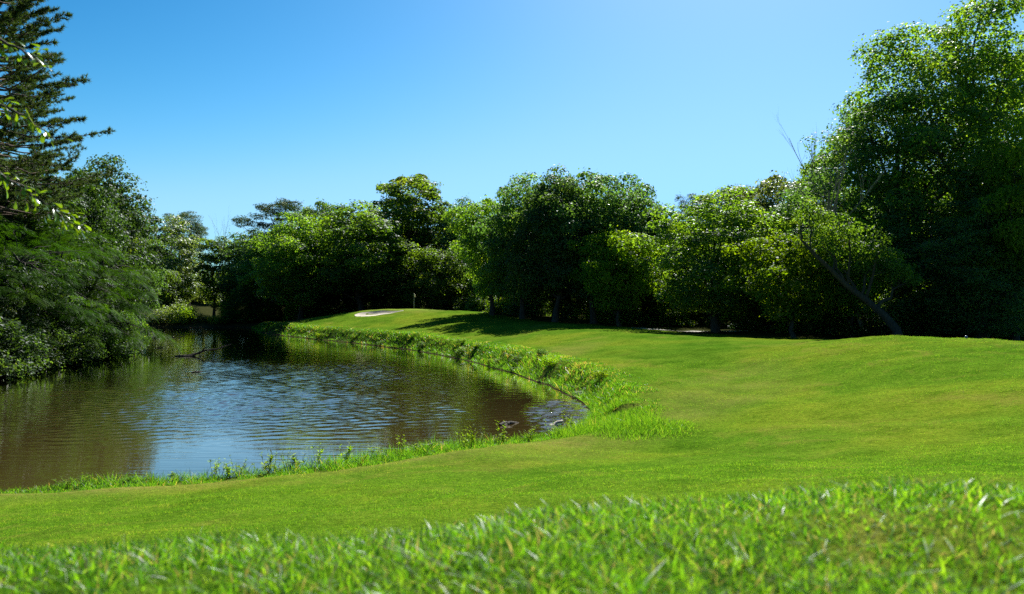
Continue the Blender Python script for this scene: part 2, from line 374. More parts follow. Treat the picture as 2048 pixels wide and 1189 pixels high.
def ground_material():
    m, nt, out = new_mat('turf_ground'); L = nt.links.new
    tc = node(nt, 'ShaderNodeTexCoord'); P = tc.outputs['Object']
    def noise(scale, detail=4, rough=.55, dist=0.0):
        n = node(nt, 'ShaderNodeTexNoise'); n.inputs['Scale'].default_value = scale; n.inputs['Detail'].default_value = detail
        n.inputs['Roughness'].default_value = rough; n.inputs['Distortion'].default_value = dist
        L(P, n.inputs['Vector']); return n.outputs[0]
    def mix(fac, A, B, blend='MIX'):
        n = node(nt, 'ShaderNodeMix', data_type='RGBA', blend_type=blend)
        if isinstance(fac, float): n.inputs[0].default_value = fac
        else: L(fac, n.inputs[0])
        for s, v in ((6, A), (7, B)):
            if isinstance(v, tuple): n.inputs[s].default_value = (*v, 1)
            else: L(v, n.inputs[s])
        return n.outputs[2]
    big = ramp(nt, noise(.16, 3, .6, .4), [(.34, (0.052, 0.122, 0.008)), (.50, (0.080, 0.150, 0.011)), (.64, (0.114, 0.165, 0.013))])
    midn = ramp(nt, noise(.9, 5, .65), [(.3, (.62, .70, .6)), (.52, (1, 1, 1)), (.75, (1.28, 1.15, 1.2))])
    c = mix(1.0, big, midn, 'MULTIPLY')
    fin = ramp(nt, noise(9, 6, .75), [(.3, (.42, .50, .4)), (.5, (1, 1, 1)), (.72, (1.45, 1.32, 1.4))])
    c = mix(1.0, c, fin, 'MULTIPLY')
    dry = ramp(nt, noise(.42, 6, .7, .6), [(.54, (0, 0, 0)), (.72, (1, 1, 1))])
    dm = node(nt, 'ShaderNodeMath', operation='MULTIPLY'); L(dry, dm.inputs[0]); dm.inputs[1].default_value = .7
    c = mix(dm.outputs[0], c, (0.17, 0.165, 0.03))
    wo = node(nt, 'ShaderNodeAttribute', attribute_name='worn')
    c = mix(wo.outputs['Fac'], c, ramp(nt, noise(7, 5, .7), [(.3, (0.10, 0.115, 0.016)), (.6, (0.20, 0.185, 0.05))]))
    # thatch specks
    sp = ramp(nt, noise(26, 3, .8), [(.66, (0, 0, 0)), (.76, (1, 1, 1))])
    sm = node(nt, 'ShaderNodeMath', operation='MULTIPLY'); L(sp, sm.inputs[0]); sm.inputs[1].default_value = .45
    c = mix(sm.outputs[0], c, (0.13, 0.115, 0.03))
    fa = node(nt, 'ShaderNodeAttribute', attribute_name='green')
    c = mix(fa.outputs['Fac'], c, (0.16, 0.23, 0.035))
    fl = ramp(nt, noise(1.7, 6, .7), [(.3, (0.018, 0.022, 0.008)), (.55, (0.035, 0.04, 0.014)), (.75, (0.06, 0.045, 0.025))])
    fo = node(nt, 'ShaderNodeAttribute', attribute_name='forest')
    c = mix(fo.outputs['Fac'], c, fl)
    mu = node(nt, 'ShaderNodeAttribute', attribute_name='mud')
    c = mix(mu.outputs['Fac'], c, (0.055, 0.042, 0.026))
    b = node(nt, 'ShaderNodeBsdfDiffuse', Roughness=0.0); L(c, b.inputs['Color'])
    hsum = node(nt, 'ShaderNodeMath', operation='ADD'); L(noise(9, 6, .75), hsum.inputs[0]); L(noise(1.6, 4, .6), hsum.inputs[1])
    bp = node(nt, 'ShaderNodeBump', Strength=.75, Distance=.08); L(hsum.outputs[0], bp.inputs['Height']); L(bp.outputs[0], b.inputs['Normal'])
    L(b.outputs[0], out.inputs[0]); return m
M_GROUND = ground_material()
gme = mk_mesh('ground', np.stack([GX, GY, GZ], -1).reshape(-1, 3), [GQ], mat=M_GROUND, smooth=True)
green_mask = sstep((1.1 - np.hypot((GX - px(840, 96)) / 9.0, (GY - 95.5) / 5.0)) / .3) * (bunk_r(GX, GY) > 1.1)
def vnoise(X, Y, s, seed):            # cheap smooth value noise in world space
    r = np.random.default_rng(seed); ph = r.uniform(0, 6.28, (8, 2)); dr = r.normal(0, 1, (8, 2))
    out = 0
    for i in range(8): out = out + np.sin((X * dr[i, 0] + Y * dr[i, 1]) * s * (.7 + .25 * i) + ph[i, 0])
    return out / 8 * 1.6
def scalp_mask(X, Y, sd):             # thin, worn turf: a strip above the near shore and the crests of the swells
    near_ = np.exp(-((sd - 1.6) / 1.1) ** 2) * sstep((26 - Y) / 3) * (Y > 8) * sstep((4 - X) / 5)
    crest = sstep((vnoise(X, Y, .22, 71) - .35) / .5) * (Y > 8)
    return np.clip((near_ * .9 + crest * .55) * (.65 + .45 * vnoise(X, Y, 1.1, 72)), 0, .9)
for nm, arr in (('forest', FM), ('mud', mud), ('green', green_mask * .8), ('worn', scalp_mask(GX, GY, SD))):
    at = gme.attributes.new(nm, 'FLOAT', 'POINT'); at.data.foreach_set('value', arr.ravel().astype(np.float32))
add('ground', gme, kind='structure', label='mown green fairway rolling down to the pond')

# bunker sand sheet
rr, tt = np.meshgrid(np.linspace(0.02, 1.03, 10), np.linspace(0, 2 * np.pi, 48, endpoint=False), indexing='ij')
kk = 1 + .10 * np.sin(2 * tt + 1) + .07 * np.sin(3 * tt)
BX = BUNK[0] + rr * BUNK[2] * kk * np.cos(tt); BY = BUNK[1] + rr * BUNK[3] * kk * np.sin(tt)
BZ = height(BX, BY) + .03
bi = np.arange(480).reshape(10, 48)
BQ = np.stack([bi[:-1], bi[1:], np.roll(bi, -1, 1)[1:], np.roll(bi, -1, 1)[:-1]], -1).reshape(-1, 4)
add('sand_bunker', mk_mesh('sand_bunker', np.stack([BX, BY, BZ], -1).reshape(-1, 3), [BQ], mat=M_SAND, smooth=True), kind='structure', label='pale sand bunker cut into the raised green')

# cart path behind the ridge
cpx = np.linspace(10, 21, 60); cpy = 63.5 - .06 * (cpx - 5)
cv = []
for off in (-.5, -.2, .2, .5):
    y = cpy + off; cv.append(np.stack([cpx, y, height(cpx, y) + .05 + (0 if abs(off) < .4 else -.03)], -1))
cv = np.stack(cv, 0); ci = np.arange(240).reshape(4, 60)
cq = np.stack([ci[:-1, :-1], ci[:-1, 1:], ci[1:, 1:], ci[1:, :-1]], -1).reshape(-1, 4)
add('cart_path', mk_mesh('cart_path', cv.reshape(-1, 3), [cq], mat=M_PATH, smooth=True), kind='structure', label='pale concrete cart path running behind the trees')

# water
def water_material():
    m, nt, out = new_mat('pond_water'); L = nt.links.new
    tc = node(nt, 'ShaderNodeTexCoord'); P = tc.outputs['Object']
    def noise(scale, detail, sx=1, sy=1, rough=.5, dist=0):
        mp = node(nt, 'ShaderNodeMapping'); mp.inputs['Scale'].default_value = (sx, sy, 1); L(P, mp.inputs[0])
        n = node(nt, 'ShaderNodeTexNoise'); n.inputs['Scale'].default_value = scale; n.inputs['Detail'].default_value = detail; n.inputs['Roughness'].default_value = rough
        n.inputs['Distortion'].default_value = dist
        L(mp.outputs[0], n.inputs['Vector']); return n.outputs[0]
    def math2(op, A, B):
        n = node(nt, 'ShaderNodeMath', operation=op)
        for i, v in enumerate((A, B)):
            if isinstance(v, (int, float)): n.inputs[i].default_value = v
            else: L(v, n.inputs[i])
        return n.outputs[0]
    wind = node(nt, 'ShaderNodeAttribute', attribute_name='wind').outputs['Fac']
    r1 = noise(1.0, 3, 4.5, 6.5, .5, .6)      # breeze ripples
    r2 = noise(1.0, 2, .22, 5.0, .4, .2)        # long calm wavelets near the shore
    h = math2('ADD', math2('MULTIPLY', r1, wind), math2('MULTIPLY', r2, .38))
    bp = node(nt, 'ShaderNodeBump', Strength=1.0, Distance=.014); L(h, bp.inputs['Height'])
    c = ramp(nt, noise(.12, 3), [(.35, (0.046, 0.033, 0.010)), (.65, (0.060, 0.041, 0.014))])
    df = node(nt, 'ShaderNodeBsdfDiffuse'); L(c, df.inputs['Color'])
    gl = node(nt, 'ShaderNodeBsdfGlossy', Roughness=.02); gl.inputs['Color'].default_value = (1, .96, .89, 1); L(bp.outputs[0], gl.inputs['Normal'])
    fr = node(nt, 'ShaderNodeFresnel', IOR=1.333); L(bp.outputs[0], fr.inputs['Normal'])
    fm = node(nt, 'ShaderNodeMath', operation='MULTIPLY'); fm.use_clamp = True; L(fr.outputs[0], fm.inputs[0]); fm.inputs[1].default_value = 1.8
    b = node(nt, 'ShaderNodeMixShader'); L(fm.outputs[0], b.inputs[0]); L(df.outputs[0], b.inputs[1]); L(gl.outputs[0], b.inputs[2])
    L(b.outputs[0], out.inputs[0]); return m
M_WATER = water_material()
wx = axis([(-75, -30, .9), (-30, 4.6, .13)]); wy = axis([(9, 14.6, .8), (14.6, 34, .09), (34, 60, .15), (60, 128, .35)])
WX, WY = np.meshgrid(wx, wy)
wsd = shore_dist(WX, WY)
# breeze lanes: ruffled in the open middle, sheltered along the near shore and the wooded bank
dC = np.hypot((WX + 8.0) / 14, (WY - 40) / 20)
wind = .05 + .85 * sstep((1.25 - dC) / .8) * sstep((-wsd - 1.5) / 5) + .15 * sstep((-wsd - 4) / 6)
wind = wind * (.75 + .35 * np.sin(WX * .35 + WY * .16 + 1.0) * np.sin(WY * .23 - WX * .12))
rip = sstep((1.0 - np.hypot((WX - 2.3) / 2.2, (WY - 26.5) / 6.5)) / .5)   # choppy corner by the bank
wind = np.clip(wind, .03, 1.0) + rip * 1.6
rwv = np.random.default_rng(31); WZ = np.zeros_like(WX); nw_ = 46
for q in range(nw_):
    lam = math.exp(rwv.uniform(math.log(.30), math.log(.85))); th = rwv.normal(math.pi / 2 + .2, 1.0); kq = 2 * math.pi / lam
    env_ = .65 + .35 * np.sin(WX * rwv.uniform(.1, .5) + WY * rwv.uniform(.1, .4) + rwv.uniform(0, 6.28))
    WZ += .16 / kq * math.sqrt(2.0 / nw_) * env_ * np.sin(kq * (math.cos(th) * WX + math.sin(th) * WY) + rwv.uniform(0, 6.28))
WZ *= wind
wi = np.arange(WX.size).reshape(WX.shape)
wq = np.stack([wi[:-1, :-1], wi[:-1, 1:], wi[1:, 1:], wi[1:, :-1]], -1).reshape(-1, 4)
keep = (wsd.ravel()[wq] < .7).any(1)
wme = mk_mesh('pond_water', np.stack([WX, WY, WZ], -1).reshape(-1, 3), [wq[keep]], mat=M_WATER, smooth=True)
at = wme.attributes.new('wind', 'FLOAT', 'POINT'); at.data.foreach_set('value', wind.ravel().astype(np.float32))
add('pond_water', wme, kind='structure', label='brown pond with breeze ripples reflecting sky and trees')

# ------------------------------------------------------------------ tree makers (return trunk mesh, crown mesh, nominal height, nominal radius)
def prof_round(t): return np.sqrt(np.clip(1 - (2 * t - 0.9) ** 2 / 1.3, 0.02, 1))
def prof_oval(t): return np.sqrt(np.clip(1 - (1.9 * t - .75) ** 2 / 1.33, 0.03, 1))
def prof_cone(t): return np.clip(1.05 - t, .05, 1) ** .7 * np.clip(t * 5 + .55, 0, 1)
def prof_vase(t): return np.clip(.45 + 1.2 * t, 0, 1) * np.sqrt(np.clip(1 - ((t - .55) / .48) ** 4 * (t > .55), 0.03, 1))
def prof_skirt(t): return np.sqrt(np.clip(1 - t ** 2.2, .02, 1)) * np.clip(.75 + t, 0, 1)

def broadleaf(seed, H=16., cb=3., Rr=5., prof=prof_oval, n_clump=150, lpc=210, cr=1.25, ll=.25, trunk_r=.28, lean=(0, 0), open_=0.0, n_limb=11, mat=None, asp=(.6, .85), bark=None, flat=.66):
    r = np.random.default_rng(seed)
    lob = r.uniform(0, 6.28, 6)
    def env(th, t):
        return Rr * prof(t) * (1 + .24 * np.sin(2 * th + lob[0] + 3 * t) + .20 * np.sin(3 * th + lob[1] - 6 * t) + .18 * np.sin(5 * th + lob[2] + 11 * t))
    C = []; tries = 0
    while len(C) < n_clump and tries < n_clump * 60:
        tries += 1
        t = r.uniform(0, 1); th = r.uniform(0, 6.283)
        if r.uniform() > prof(np.array(t)) + .1: continue
        f = r.uniform(.12, 1) ** .5
        rad = max(env(th, t) - cr * .6, .15) * f
        c = np.array([rad * np.cos(th) + lean[0] * t, rad * np.sin(th) + lean[1] * t, cb + (H - cb - cr * .5) * t])
        if C and np.min(((np.array(C) - c) ** 2).sum(1)) < (cr * (.80 + open_)) ** 2: continue
        C.append(c)
    C = np.array(C)
    tt_ = (C[:, 2] - cb) / (H - cb)
    C[:, 2] += np.clip(tt_, 0, 1) * .085 * (H - cb) * (np.sin(C[:, 0] * 5.2 / Rr + lob[3]) * np.sin(C[:, 1] * 5.2 / Rr + lob[4]) + .35 * np.sin(C[:, 0] * 9 / Rr + lob[5]) * np.cos(C[:, 1] * 8 / Rr + lob[3]) - .1)
    g = Geo()
    k = 9; tz = np.linspace(0, 1, k); wob = np.cumsum(r.normal(0, .14, (k, 2)), 0); wob -= wob[0]
    top = H * .82
    tp = np.stack([wob[:, 0] + lean[0] * np.clip((tz * top - cb * .3) / (H - cb), 0, 1), wob[:, 1] + lean[1] * np.clip((tz * top - cb * .3) / (H - cb), 0, 1), tz * top - .25], 1)
    tr = trunk_r * (1 - tz * .86) * (1 + .55 * np.exp(-tz * 18))
    g.tube(tp, tr, 8)
    def on_trunk(z):
        return np.array([np.interp(z, tp[:, 2], tp[:, i]) for i in range(3)])
    # primary limbs towards spread clumps
    idx = [int(np.argmax(C[:, 2]))]; dmin = ((C - C[idx[0]]) ** 2).sum(1)
    for _ in range(min(n_limb, len(C)) - 1):
        j = int(np.argmax(dmin)); idx.append(j); dmin = np.minimum(dmin, ((C - C[j]) ** 2).sum(1))
    pts = [tp[3:]]; prd = [tr[3:]]
    for j in idx:
        zs = np.clip(C[j, 2] * r.uniform(.42, .7), cb * .55, top * .9)
        P0 = on_trunk(zs); n = 7
        P = curve(P0, C[j], .08 * np.linalg.norm(C[j] - P0), n, r, .12)
        rad = np.linspace(np.interp(zs, tp[:, 2], tr) * .55, .025, n)
        g.tube(P, rad, 5); pts.append(P[1:]); prd.append(rad[1:])
    PT = np.concatenate(pts); PR = np.concatenate(prd)
    for j in range(len(C)):
        if j in idx: continue
        q = int(np.argmin(((PT - C[j]) ** 2).sum(1) + .6 * np.maximum(PT[:, 2] - C[j, 2], 0) ** 2))
        P = curve(PT[q], C[j], .1, 4, r, .08)
        g.tube(P, np.linspace(min(PR[q] * .6, .06), .012, 4), 3)
    trunk = g.mesh('trunk', bark or M_BARK)
    # leaves
    N = len(C) * lpc
    ci = np.repeat(np.arange(len(C)), lpc)
    cs = r.uniform(.7, 1.3, len(C)) * cr
    d = nrm(r.normal(0, 1, (N, 3)))
    axis_c = np.stack([lean[0] * .5 + 0 * ci, lean[1] * .5 + 0 * ci, C[ci, 2]], 1)
    outw = nrm(C[ci] - np.stack([0 * C[ci, 0] + lean[0] * .5, 0 * C[ci, 0] + lean[1] * .5, np.full(N, cb + (H - cb) * .35)], 1))
    d = nrm(d + .35 * outw + np.array([0, 0, .15]))
    rad = cs[ci] * r.uniform(.15, 1, N) ** .45
    sub = nrm(r.normal(0, 1, (len(C), 5, 3)))                 # sub-sprays make the outline ragged
    bump = 1 + .45 * np.maximum(0, (d[:, None, :] * sub[ci]).sum(2)).max(1) ** 4 - .12
    pos = C[ci] + d * (rad * bump)[:, None] * np.array([1, 1, flat])
    stray = r.uniform(size=N) < .06
    pos[stray] += nrm(r.normal(0, 1, (stray.sum(), 3))) * cr * .5
    nn = nrm(d * .8 + np.array([0, 0, .45]) + r.normal(0, .36, (N, 3)))
    ax = nrm(np.cross(nn, r.normal(0, 1, (N, 3)))); ax[:, 2] -= .35
    Ls = ll * r.uniform(.55, 1.45, N)
    V, Q = leaf_quads(pos, ax, nn, Ls, Ls * r.uniform(asp[0], asp[1], N))
    var = np.clip(r.normal(.45, .14, N) + r.normal(0, .2, len(C))[ci], 0, 1)
    crown = mk_mesh('crown', V, [Q], var, mat or M_GREEN)
    return trunk, crown, H, Rr

def pine(seed, H=20., cb=9., Rr=3.5, n_br=46, tufts=15, needles=26, nl=.32, trunk_r=.26, prof=None, droop=.0, nw=.035, cl=.55):
    r = np.random.default_rng(seed)
    prof = prof or (lambda t: np.sqrt(np.clip(1 - (1.7 * t - .7) ** 2, .05, 1)))
    g = Geo()
    tz = np.linspace(0, 1, 9); wob = np.cumsum(r.normal(0, .07, (9, 2)), 0)
    tp = np.stack([wob[:, 0], wob[:, 1], tz * H * .97 - .3], 1)
    tr = trunk_r * (1 - tz * .9) * (1 + .3 * np.exp(-tz * 20)); g.tube(tp, tr, 8)
    tip, dirs = [], []
    for b in range(n_br):
        t = (b + r.uniform(0, 1)) / n_br; z = cb + (H - cb) * t
        th = b * 2.4 + r.normal(0, .3)
        ln = Rr * float(prof(np.array(t))) * r.uniform(.65, 1.15)
        P0 = np.array([np.interp(z, tp[:, 2], tp[:, 0]), np.interp(z, tp[:, 2], tp[:, 1]), z])
        up = (.10 + .5 * t - droop) * ln
        d2 = np.array([np.cos(th), np.sin(th), 0])
        s = np.linspace(0, 1, 6)
        P = P0 + d2 * (s * ln)[:, None] + np.array([0, 0, 1.0]) * (up * s ** 1.8 - .06 * ln * np.sin(s * 3.14))[:, None]
        P[1:] += r.normal(0, .04 * ln, (5, 3)) * .5
        g.tube(P, np.linspace(.055 * trunk_r / .26, .012, 6), 4)
        for q in range(tufts):
            f = r.uniform(.35, 1.0) ** .7
            base = np.array([np.interp(f, s, P[:, i]) for i in range(3)])
            side = nrm(np.array([-d2[1], d2[0], 0]) * r.choice([-1, 1]) + d2 * r.uniform(.2, 1.2) + np.array([0, 0, r.uniform(-.1, .5)]))
            e_ = base + side * r.uniform(.15, cl) * (1.15 - f * .5) * max(ln * .33, .5)
            tip.append(e_); dirs.append(nrm(side + np.array([0, 0, .35])))
            if q % 2 == 0: g.tube(np.stack([base, (base + e_) / 2 + [0, 0, -.03], e_]), [.015, .012, .008], 3)
    tip = np.array(tip); dirs = np.array(dirs)
    N = len(tip) * needles; ci = np.repeat(np.arange(len(tip)), needles)
    d = nrm(dirs[ci] * .75 + r.normal(0, .62, (N, 3)))
    L = nl * r.uniform(.7, 1.2, N)
    st = tip[ci] - dirs[ci] * (r.uniform(0, .35, N) * nl * 1.5)[:, None]
    w = nrm(np.cross(d, r.normal(0, 1, (N, 3)))) * nw * .5
    V = np.stack([st - w, st + w, st + d * L[:, None]], 1).reshape(-1, 3)
    T = np.arange(N * 3).reshape(-1, 3)
    var = np.clip(r.normal(.45, .2, N) + r.normal(0, .15, len(tip))[ci], 0, 1)
    return g.mesh('trunk', M_BARKP), mk_mesh('crown', V, [T], var, M_PINE), H, Rr

def mimosa(seed, H=9., Rr=7., n_spray=95, fronds=70, fl=.48, stems=3, lean=(1.5, 0), low=.12):
    r = np.random.default_rng(seed); g = Geo()
    C = []; tries = 0
    while len(C) < n_spray and tries < 9000:
        tries += 1
        th = r.uniform(0, 6.283); ph = np.arcsin(r.uniform(low, 1)); f = r.uniform(.45, 1.0) ** .6
        k = 1 + .16 * np.sin(3 * th + seed) + .12 * np.sin(5 * ph * 2 + th)
        c = np.array([np.cos(th) * np.cos(ph) * Rr * f * k + lean[0] * np.cos(ph), np.sin(th) * np.cos(ph) * Rr * f * k + lean[1], np.sin(ph) * (H - .3) * f])
        if c[2] < .6: continue
        if C and np.min(((np.array(C) - c) ** 2 * [1, 1, 3.0]).sum(1)) < 1.15 ** 2: continue
        C.append(c)
    C = np.array(C)
    nodes = []
    for s in range(stems):
        th = 6.283 * s / stems + r.uniform(0, 1)
        P = curve((.25 * np.cos(th), .25 * np.sin(th), -.3), (Rr * .35 * np.cos(th) + lean[0] * .6, Rr * .35 * np.sin(th) + lean[1] * .6, H * .6), .6, 7, r, .12)
        g.tube(P, np.linspace(.17, .06, 7), 7); nodes.append(P[2:])
    NT = np.concatenate(nodes)
    for c in C:
        q = int(np.argmin(((NT - c) ** 2).sum(1) + np.maximum(NT[:, 2] - c[2], 0) ** 2))
        g.tube(curve(NT[q], c, .35, 6, r, .06), np.linspace(.05, .012, 6), 4)
    N = len(C) * fronds; ci = np.repeat(np.arange(len(C)), fronds)
    cen = np.array([lean[0] * .6, lean[1] * .6, 0])
    outd = nrm((C - cen) * [1, 1, .35])[ci]
    th = r.uniform(0, 6.283, N)
    rd = nrm(np.stack([np.cos(th), np.sin(th), 0 * th], 1) + outd * .55)
    rr_ = r.uniform(.05, 1, N) ** .6 * r.uniform(.8, 1.45, len(C))[ci]
    pos = C[ci] + rd * (rr_ * .95)[:, None]
    pos[:, 2] += .22 - .42 * rr_ ** 2 + r.normal(0, .10, N) - .25 * (rd * outd).sum(1) * rr_
    ax = nrm(rd + np.stack([0 * th, 0 * th, -.25 - .45 * rr_], 1) + r.normal(0, .18, (N, 3)))
    up = nrm(np.array([0, 0, 1.0]) + outd * .25 + r.normal(0, .2, (N, 3)))
    B = nrm(np.cross(up, ax)); up = np.cross(ax, B)
    K = 5; Vs, vs = [], []
    L = fl * r.uniform(.7, 1.2, N)
    fv = np.clip(r.normal(.45, .18, N) + r.normal(0, .15, len(C))[ci], 0, 1)
    for k in range(K):
        s = (k + .6) / K
        for sg in (-1, 1):
            o = pos + ax * (L * s)[:, None] - up * (L * .18 * s * s)[:, None]
            d = nrm(B * sg + ax * .55 - up * .15)
            pl = L * .42 * (1 - .45 * abs(s - .45))
            V, Q = leaf_quads(o + d * (pl * .5)[:, None], d, up, pl, pl * .24, 0)
            Vs.append(V); vs.append(fv)
    V = np.concatenate(Vs); Q = np.arange(len(V)).reshape(-1, 4)
    return g.mesh('trunk', M_BARK), mk_mesh('crown', V, [Q], np.concatenate(vs), M_MIMOSA), H, Rr

def shrub(seed, H=2.2, Rr=1.6, n=26, lpc=110, ll=.15, mat=None, cr=.5):
    r = np.random.default_rng(seed); g = Geo()
    C = []
    for _ in range(n * 3):
        th = r.uniform(0, 6.283); ph = np.arcsin(r.uniform(.05, 1)); f = r.uniform(.4, 1)
        c = np.array([np.cos(th) * np.cos(ph) * Rr * f, np.sin(th) * np.cos(ph) * Rr * f, .15 + np.sin(ph) * (H - .3) * f * r.uniform(.8, 1.1)])
        if C and np.min(((np.array(C) - c) ** 2).sum(1)) < (cr * .6) ** 2: continue
        C.append(c)
        if len(C) >= n: break
    C = np.array(C)
    for c in C: g.tube(curve((c[0] * .12, c[1] * .12, -.1), c, .1, 5, r, .03), np.linspace(.022, .006, 5), 3)
    N = len(C) * lpc; ci = np.repeat(np.arange(len(C)), lpc)
    d = nrm(r.normal(0, 1, (N, 3)) + [0, 0, .2])
    pos = C[ci] + d * (cr * r.uniform(.1, 1.15, N) ** .5)[:, None] * [1, 1, 1.1]
    pos[:, 2] = np.maximum(pos[:, 2], .03)
    nn = nrm(d * .5 + [0, 0, .5] + r.normal(0, .6, (N, 3))); ax = nrm(np.cross(nn, r.normal(0, 1, (N, 3))))
    L = ll * r.uniform(.6, 1.3, N)
    V, Q = leaf_quads(pos, ax, nn, L, L * .6)
    return g.mesh('stem', M_BARK), mk_mesh('foliage', V, [Q], np.clip(r.normal(.5, .2, N) + r.normal(0, .12, len(C))[ci], 0, 1), mat or M_GREEN), H, Rr

def dead_tree(seed, H=12., lean=(0, 0), r0=.16, depth=4, spread=.55, levels=3, first=.3):
    r = np.random.default_rng(seed); g = Geo()
    def grow(P, d, ln, rad, lev):
        n = 6; pts = [P]; dd = d
        for _ in range(n - 1):
            dd = nrm(dd + r.normal(0, .12, 3) + np.array([0, 0, .05])); pts.append(pts[-1] + dd * ln / (n - 1))
        pts = np.array(pts); g.tube(pts, np.linspace(rad, rad * .35, n), 6 if lev == 0 else 4)
        if lev >= levels: return
        kids = 8 if lev == 0 else 4
        for k in range(kids):
            f = r.uniform(first if lev == 0 else .25, 1.0)
            p = np.array([np.interp(f, np.linspace(0, 1, n), pts[:, i]) for i in range(3)])
            nd = nrm(dd + nrm(r.normal(0, 1, 3)) * spread * 1.3 + np.array([0, 0, .25]))
            grow(p, nd, ln * r.uniform(.28, .5), rad * (1 - f * .6) * .5, lev + 1)
    grow(np.array([0, 0, -.3]), nrm(np.array([lean[0], lean[1], 1.0])), H * .8, r0, 0)
    return g.mesh('trunk', M_DEAD)

# ------------------------------------------------------------------ tree kinds (meshes shared between alike trees)
B_OVAL = [broadleaf(11, 16, 3.4, 5.0, prof_oval, n_clump=165), broadleaf(12, 16, 3.0, 5.2, prof_round, n_clump=165), broadleaf(13, 16, 3.2, 4.8, prof_vase, n_clump=150), broadleaf(14, 16, 2.4, 5.0, prof_oval, n_clump=180, cr=1.1, lpc=170)]
B_LOW = [broadleaf(21, 9, 1.5, 4.2, prof_oval, n_clump=110, lpc=170, cr=.95, ll=.22, trunk_r=.18, open_=.08), broadleaf(22, 9, 1.8, 4.0, prof_vase, n_clump=110, lpc=170, cr=.95, ll=.22, trunk_r=.18, open_=.1)]
B_SPARSE = broadleaf(31, 18, 5, 4.2, prof_vase, n_clump=120, cr=.95, open_=.25, ll=.25)
B_SLIM = broadleaf(32, 15, 2, 2.2, prof_vase, n_clump=60, lpc=150, cr=.85, ll=.24, trunk_r=.16, open_=.2)
P_TOP = [broadleaf(40 + i, 22, 11.5 + i, 3.8, prof_round, n_clump=70, lpc=200, cr=.95, ll=.34, trunk_r=.24, asp=(.16, .3), bark=M_BARKP, flat=.62, mat=M_PINE, open_=.2) for i in (1, 2)]
SHR = [shrub(51), shrub(52, 1.8, 1.9, 30), shrub(53, 2.8, 1.4, 28)]
SHR_TALL = [shrub(54, 4.5, 2.4, 60, 120, .2, cr=.62), shrub(55, 5.0, 2.0, 60, 120, .2, cr=.6)]

_rt = np.random.default_rng(77)
def place(kind, proto, u, d, top=None, wpx=None, label='', group=None, mat=None, rot=None, x=None, H=None, cat=None, sink=0.0, parts=('trunk', 'crown'), Rad=None):
    tr_, cr_, H0, R0 = proto
    X = px(u, d) if x is None else x
    zb = hgt(X, d) - sink
    Hh = (pz(top, d) - zb) if H is None else H
    Rr = (wpx * (1.2 if kind == 'broadleaf_tree' and d > 56 else 1.0) / 2.0 / F * d if wpx else (Rad if Rad else R0 * Hh / H0))
    e_ = bpy.data.objects.new(kind, None); col.objects.link(e_)
    e_.location = (X, d, zb); e_.empty_display_size = .5
    e_.rotation_euler = (0, 0, _rt.uniform(0, 6.28) if rot is None else rot)
    e_.scale = (Rr / R0, Rr / R0, Hh / H0)
    e_['label'] = label; e_['category'] = cat or kind.split('_')[-1]
    if group: e_['group'] = group
    add(parts[0], tr_, e_); add(parts[1], cr_, e_, mat=mat)
    return e_

BT = 'broadleaf_tree'
# far bank and middle tree line, left to right
place(BT, B_OVAL[3], 342, 141, 438, 125, 'silvery glossy-leaved tree on the far bank beside the mimosa', mat=M_SILVER)
place(BT, B_LOW[1], 328, 129, 540, 80, 'rounded tangle of vine over a small tree at the pond inlet', mat=M_GREEN)
place('pine_tree', P_TOP[0], 374, 152, 417, 90, 'dark pine standing above the silvery tree by the inlet')
place(BT, B_SLIM, 428, 139, 468, 62, 'slim vine-wrapped tree beside the bare dead tree', mat=M_GREEN)
e_ = bpy.data.objects.new('dead_tree', None); col.objects.link(e_); e_.location = (px(452, 137), 137, hgt(px(452, 137), 137)); e_['label'] = 'bare grey dead tree rising in the sky gap at the inlet'; e_['category'] = 'tree'
DT = dead_tree(61, 18, (.05, 0), .13, levels=3, first=.6); add('trunk', DT, e_)
place(BT, B_OVAL[0], 510, 139, 458, 130, 'dark rounded tree behind the small mimosa', mat=M_DARK)
place('pine_tree', P_TOP[1], 562, 132, 396, 125, 'broad-crowned dark pine above the oaks left of the green')
place(BT, B_OVAL[1], 600, 114, 440, 145, 'rounded sunlit-topped oak under the broad pine', mat=M_GREEN)
place(BT, B_OVAL[2], 648, 121, 403, 90, 'upright tree between the broad pine and the large oak', mat=M_DARK)
place(BT, B_OVAL[0], 725, 112, 401, 185, 'large wide oak behind the sand bunker', mat=M_GREEN)
place(BT, B_SPARSE, 822, 122, 352, 150, 'tall open-crowned poplar with sky showing through', mat=M_GREEN)
place(BT, B_LOW[0], 862, 108, 492, 120, 'low rounded tree behind the flagstick', mat=M_GREEN)
place(BT, B_OVAL[3], 922, 116, 404, 100, 'narrow tree between the poplar and the shading grove', mat=M_DARK)
place(BT, B_OVAL[2], 985, 85, 398, 130, 'tree at the end of the grove beside the shadowed green edge', mat=M_GREEN)
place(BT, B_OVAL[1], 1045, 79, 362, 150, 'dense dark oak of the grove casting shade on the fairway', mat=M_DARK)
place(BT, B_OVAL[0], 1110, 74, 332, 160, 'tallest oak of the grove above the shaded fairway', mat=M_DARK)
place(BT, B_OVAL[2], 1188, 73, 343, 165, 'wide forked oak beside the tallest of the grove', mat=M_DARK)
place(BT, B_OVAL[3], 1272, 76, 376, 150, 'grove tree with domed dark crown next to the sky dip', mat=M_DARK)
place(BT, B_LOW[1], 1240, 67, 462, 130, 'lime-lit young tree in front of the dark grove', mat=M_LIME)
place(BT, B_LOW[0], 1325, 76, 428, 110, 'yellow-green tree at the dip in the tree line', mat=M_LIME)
place(BT, B_OVAL[1], 1432, 61, 394, 225, 'wide maple with slim dark trunk in front of the cart path', mat=M_GREEN)
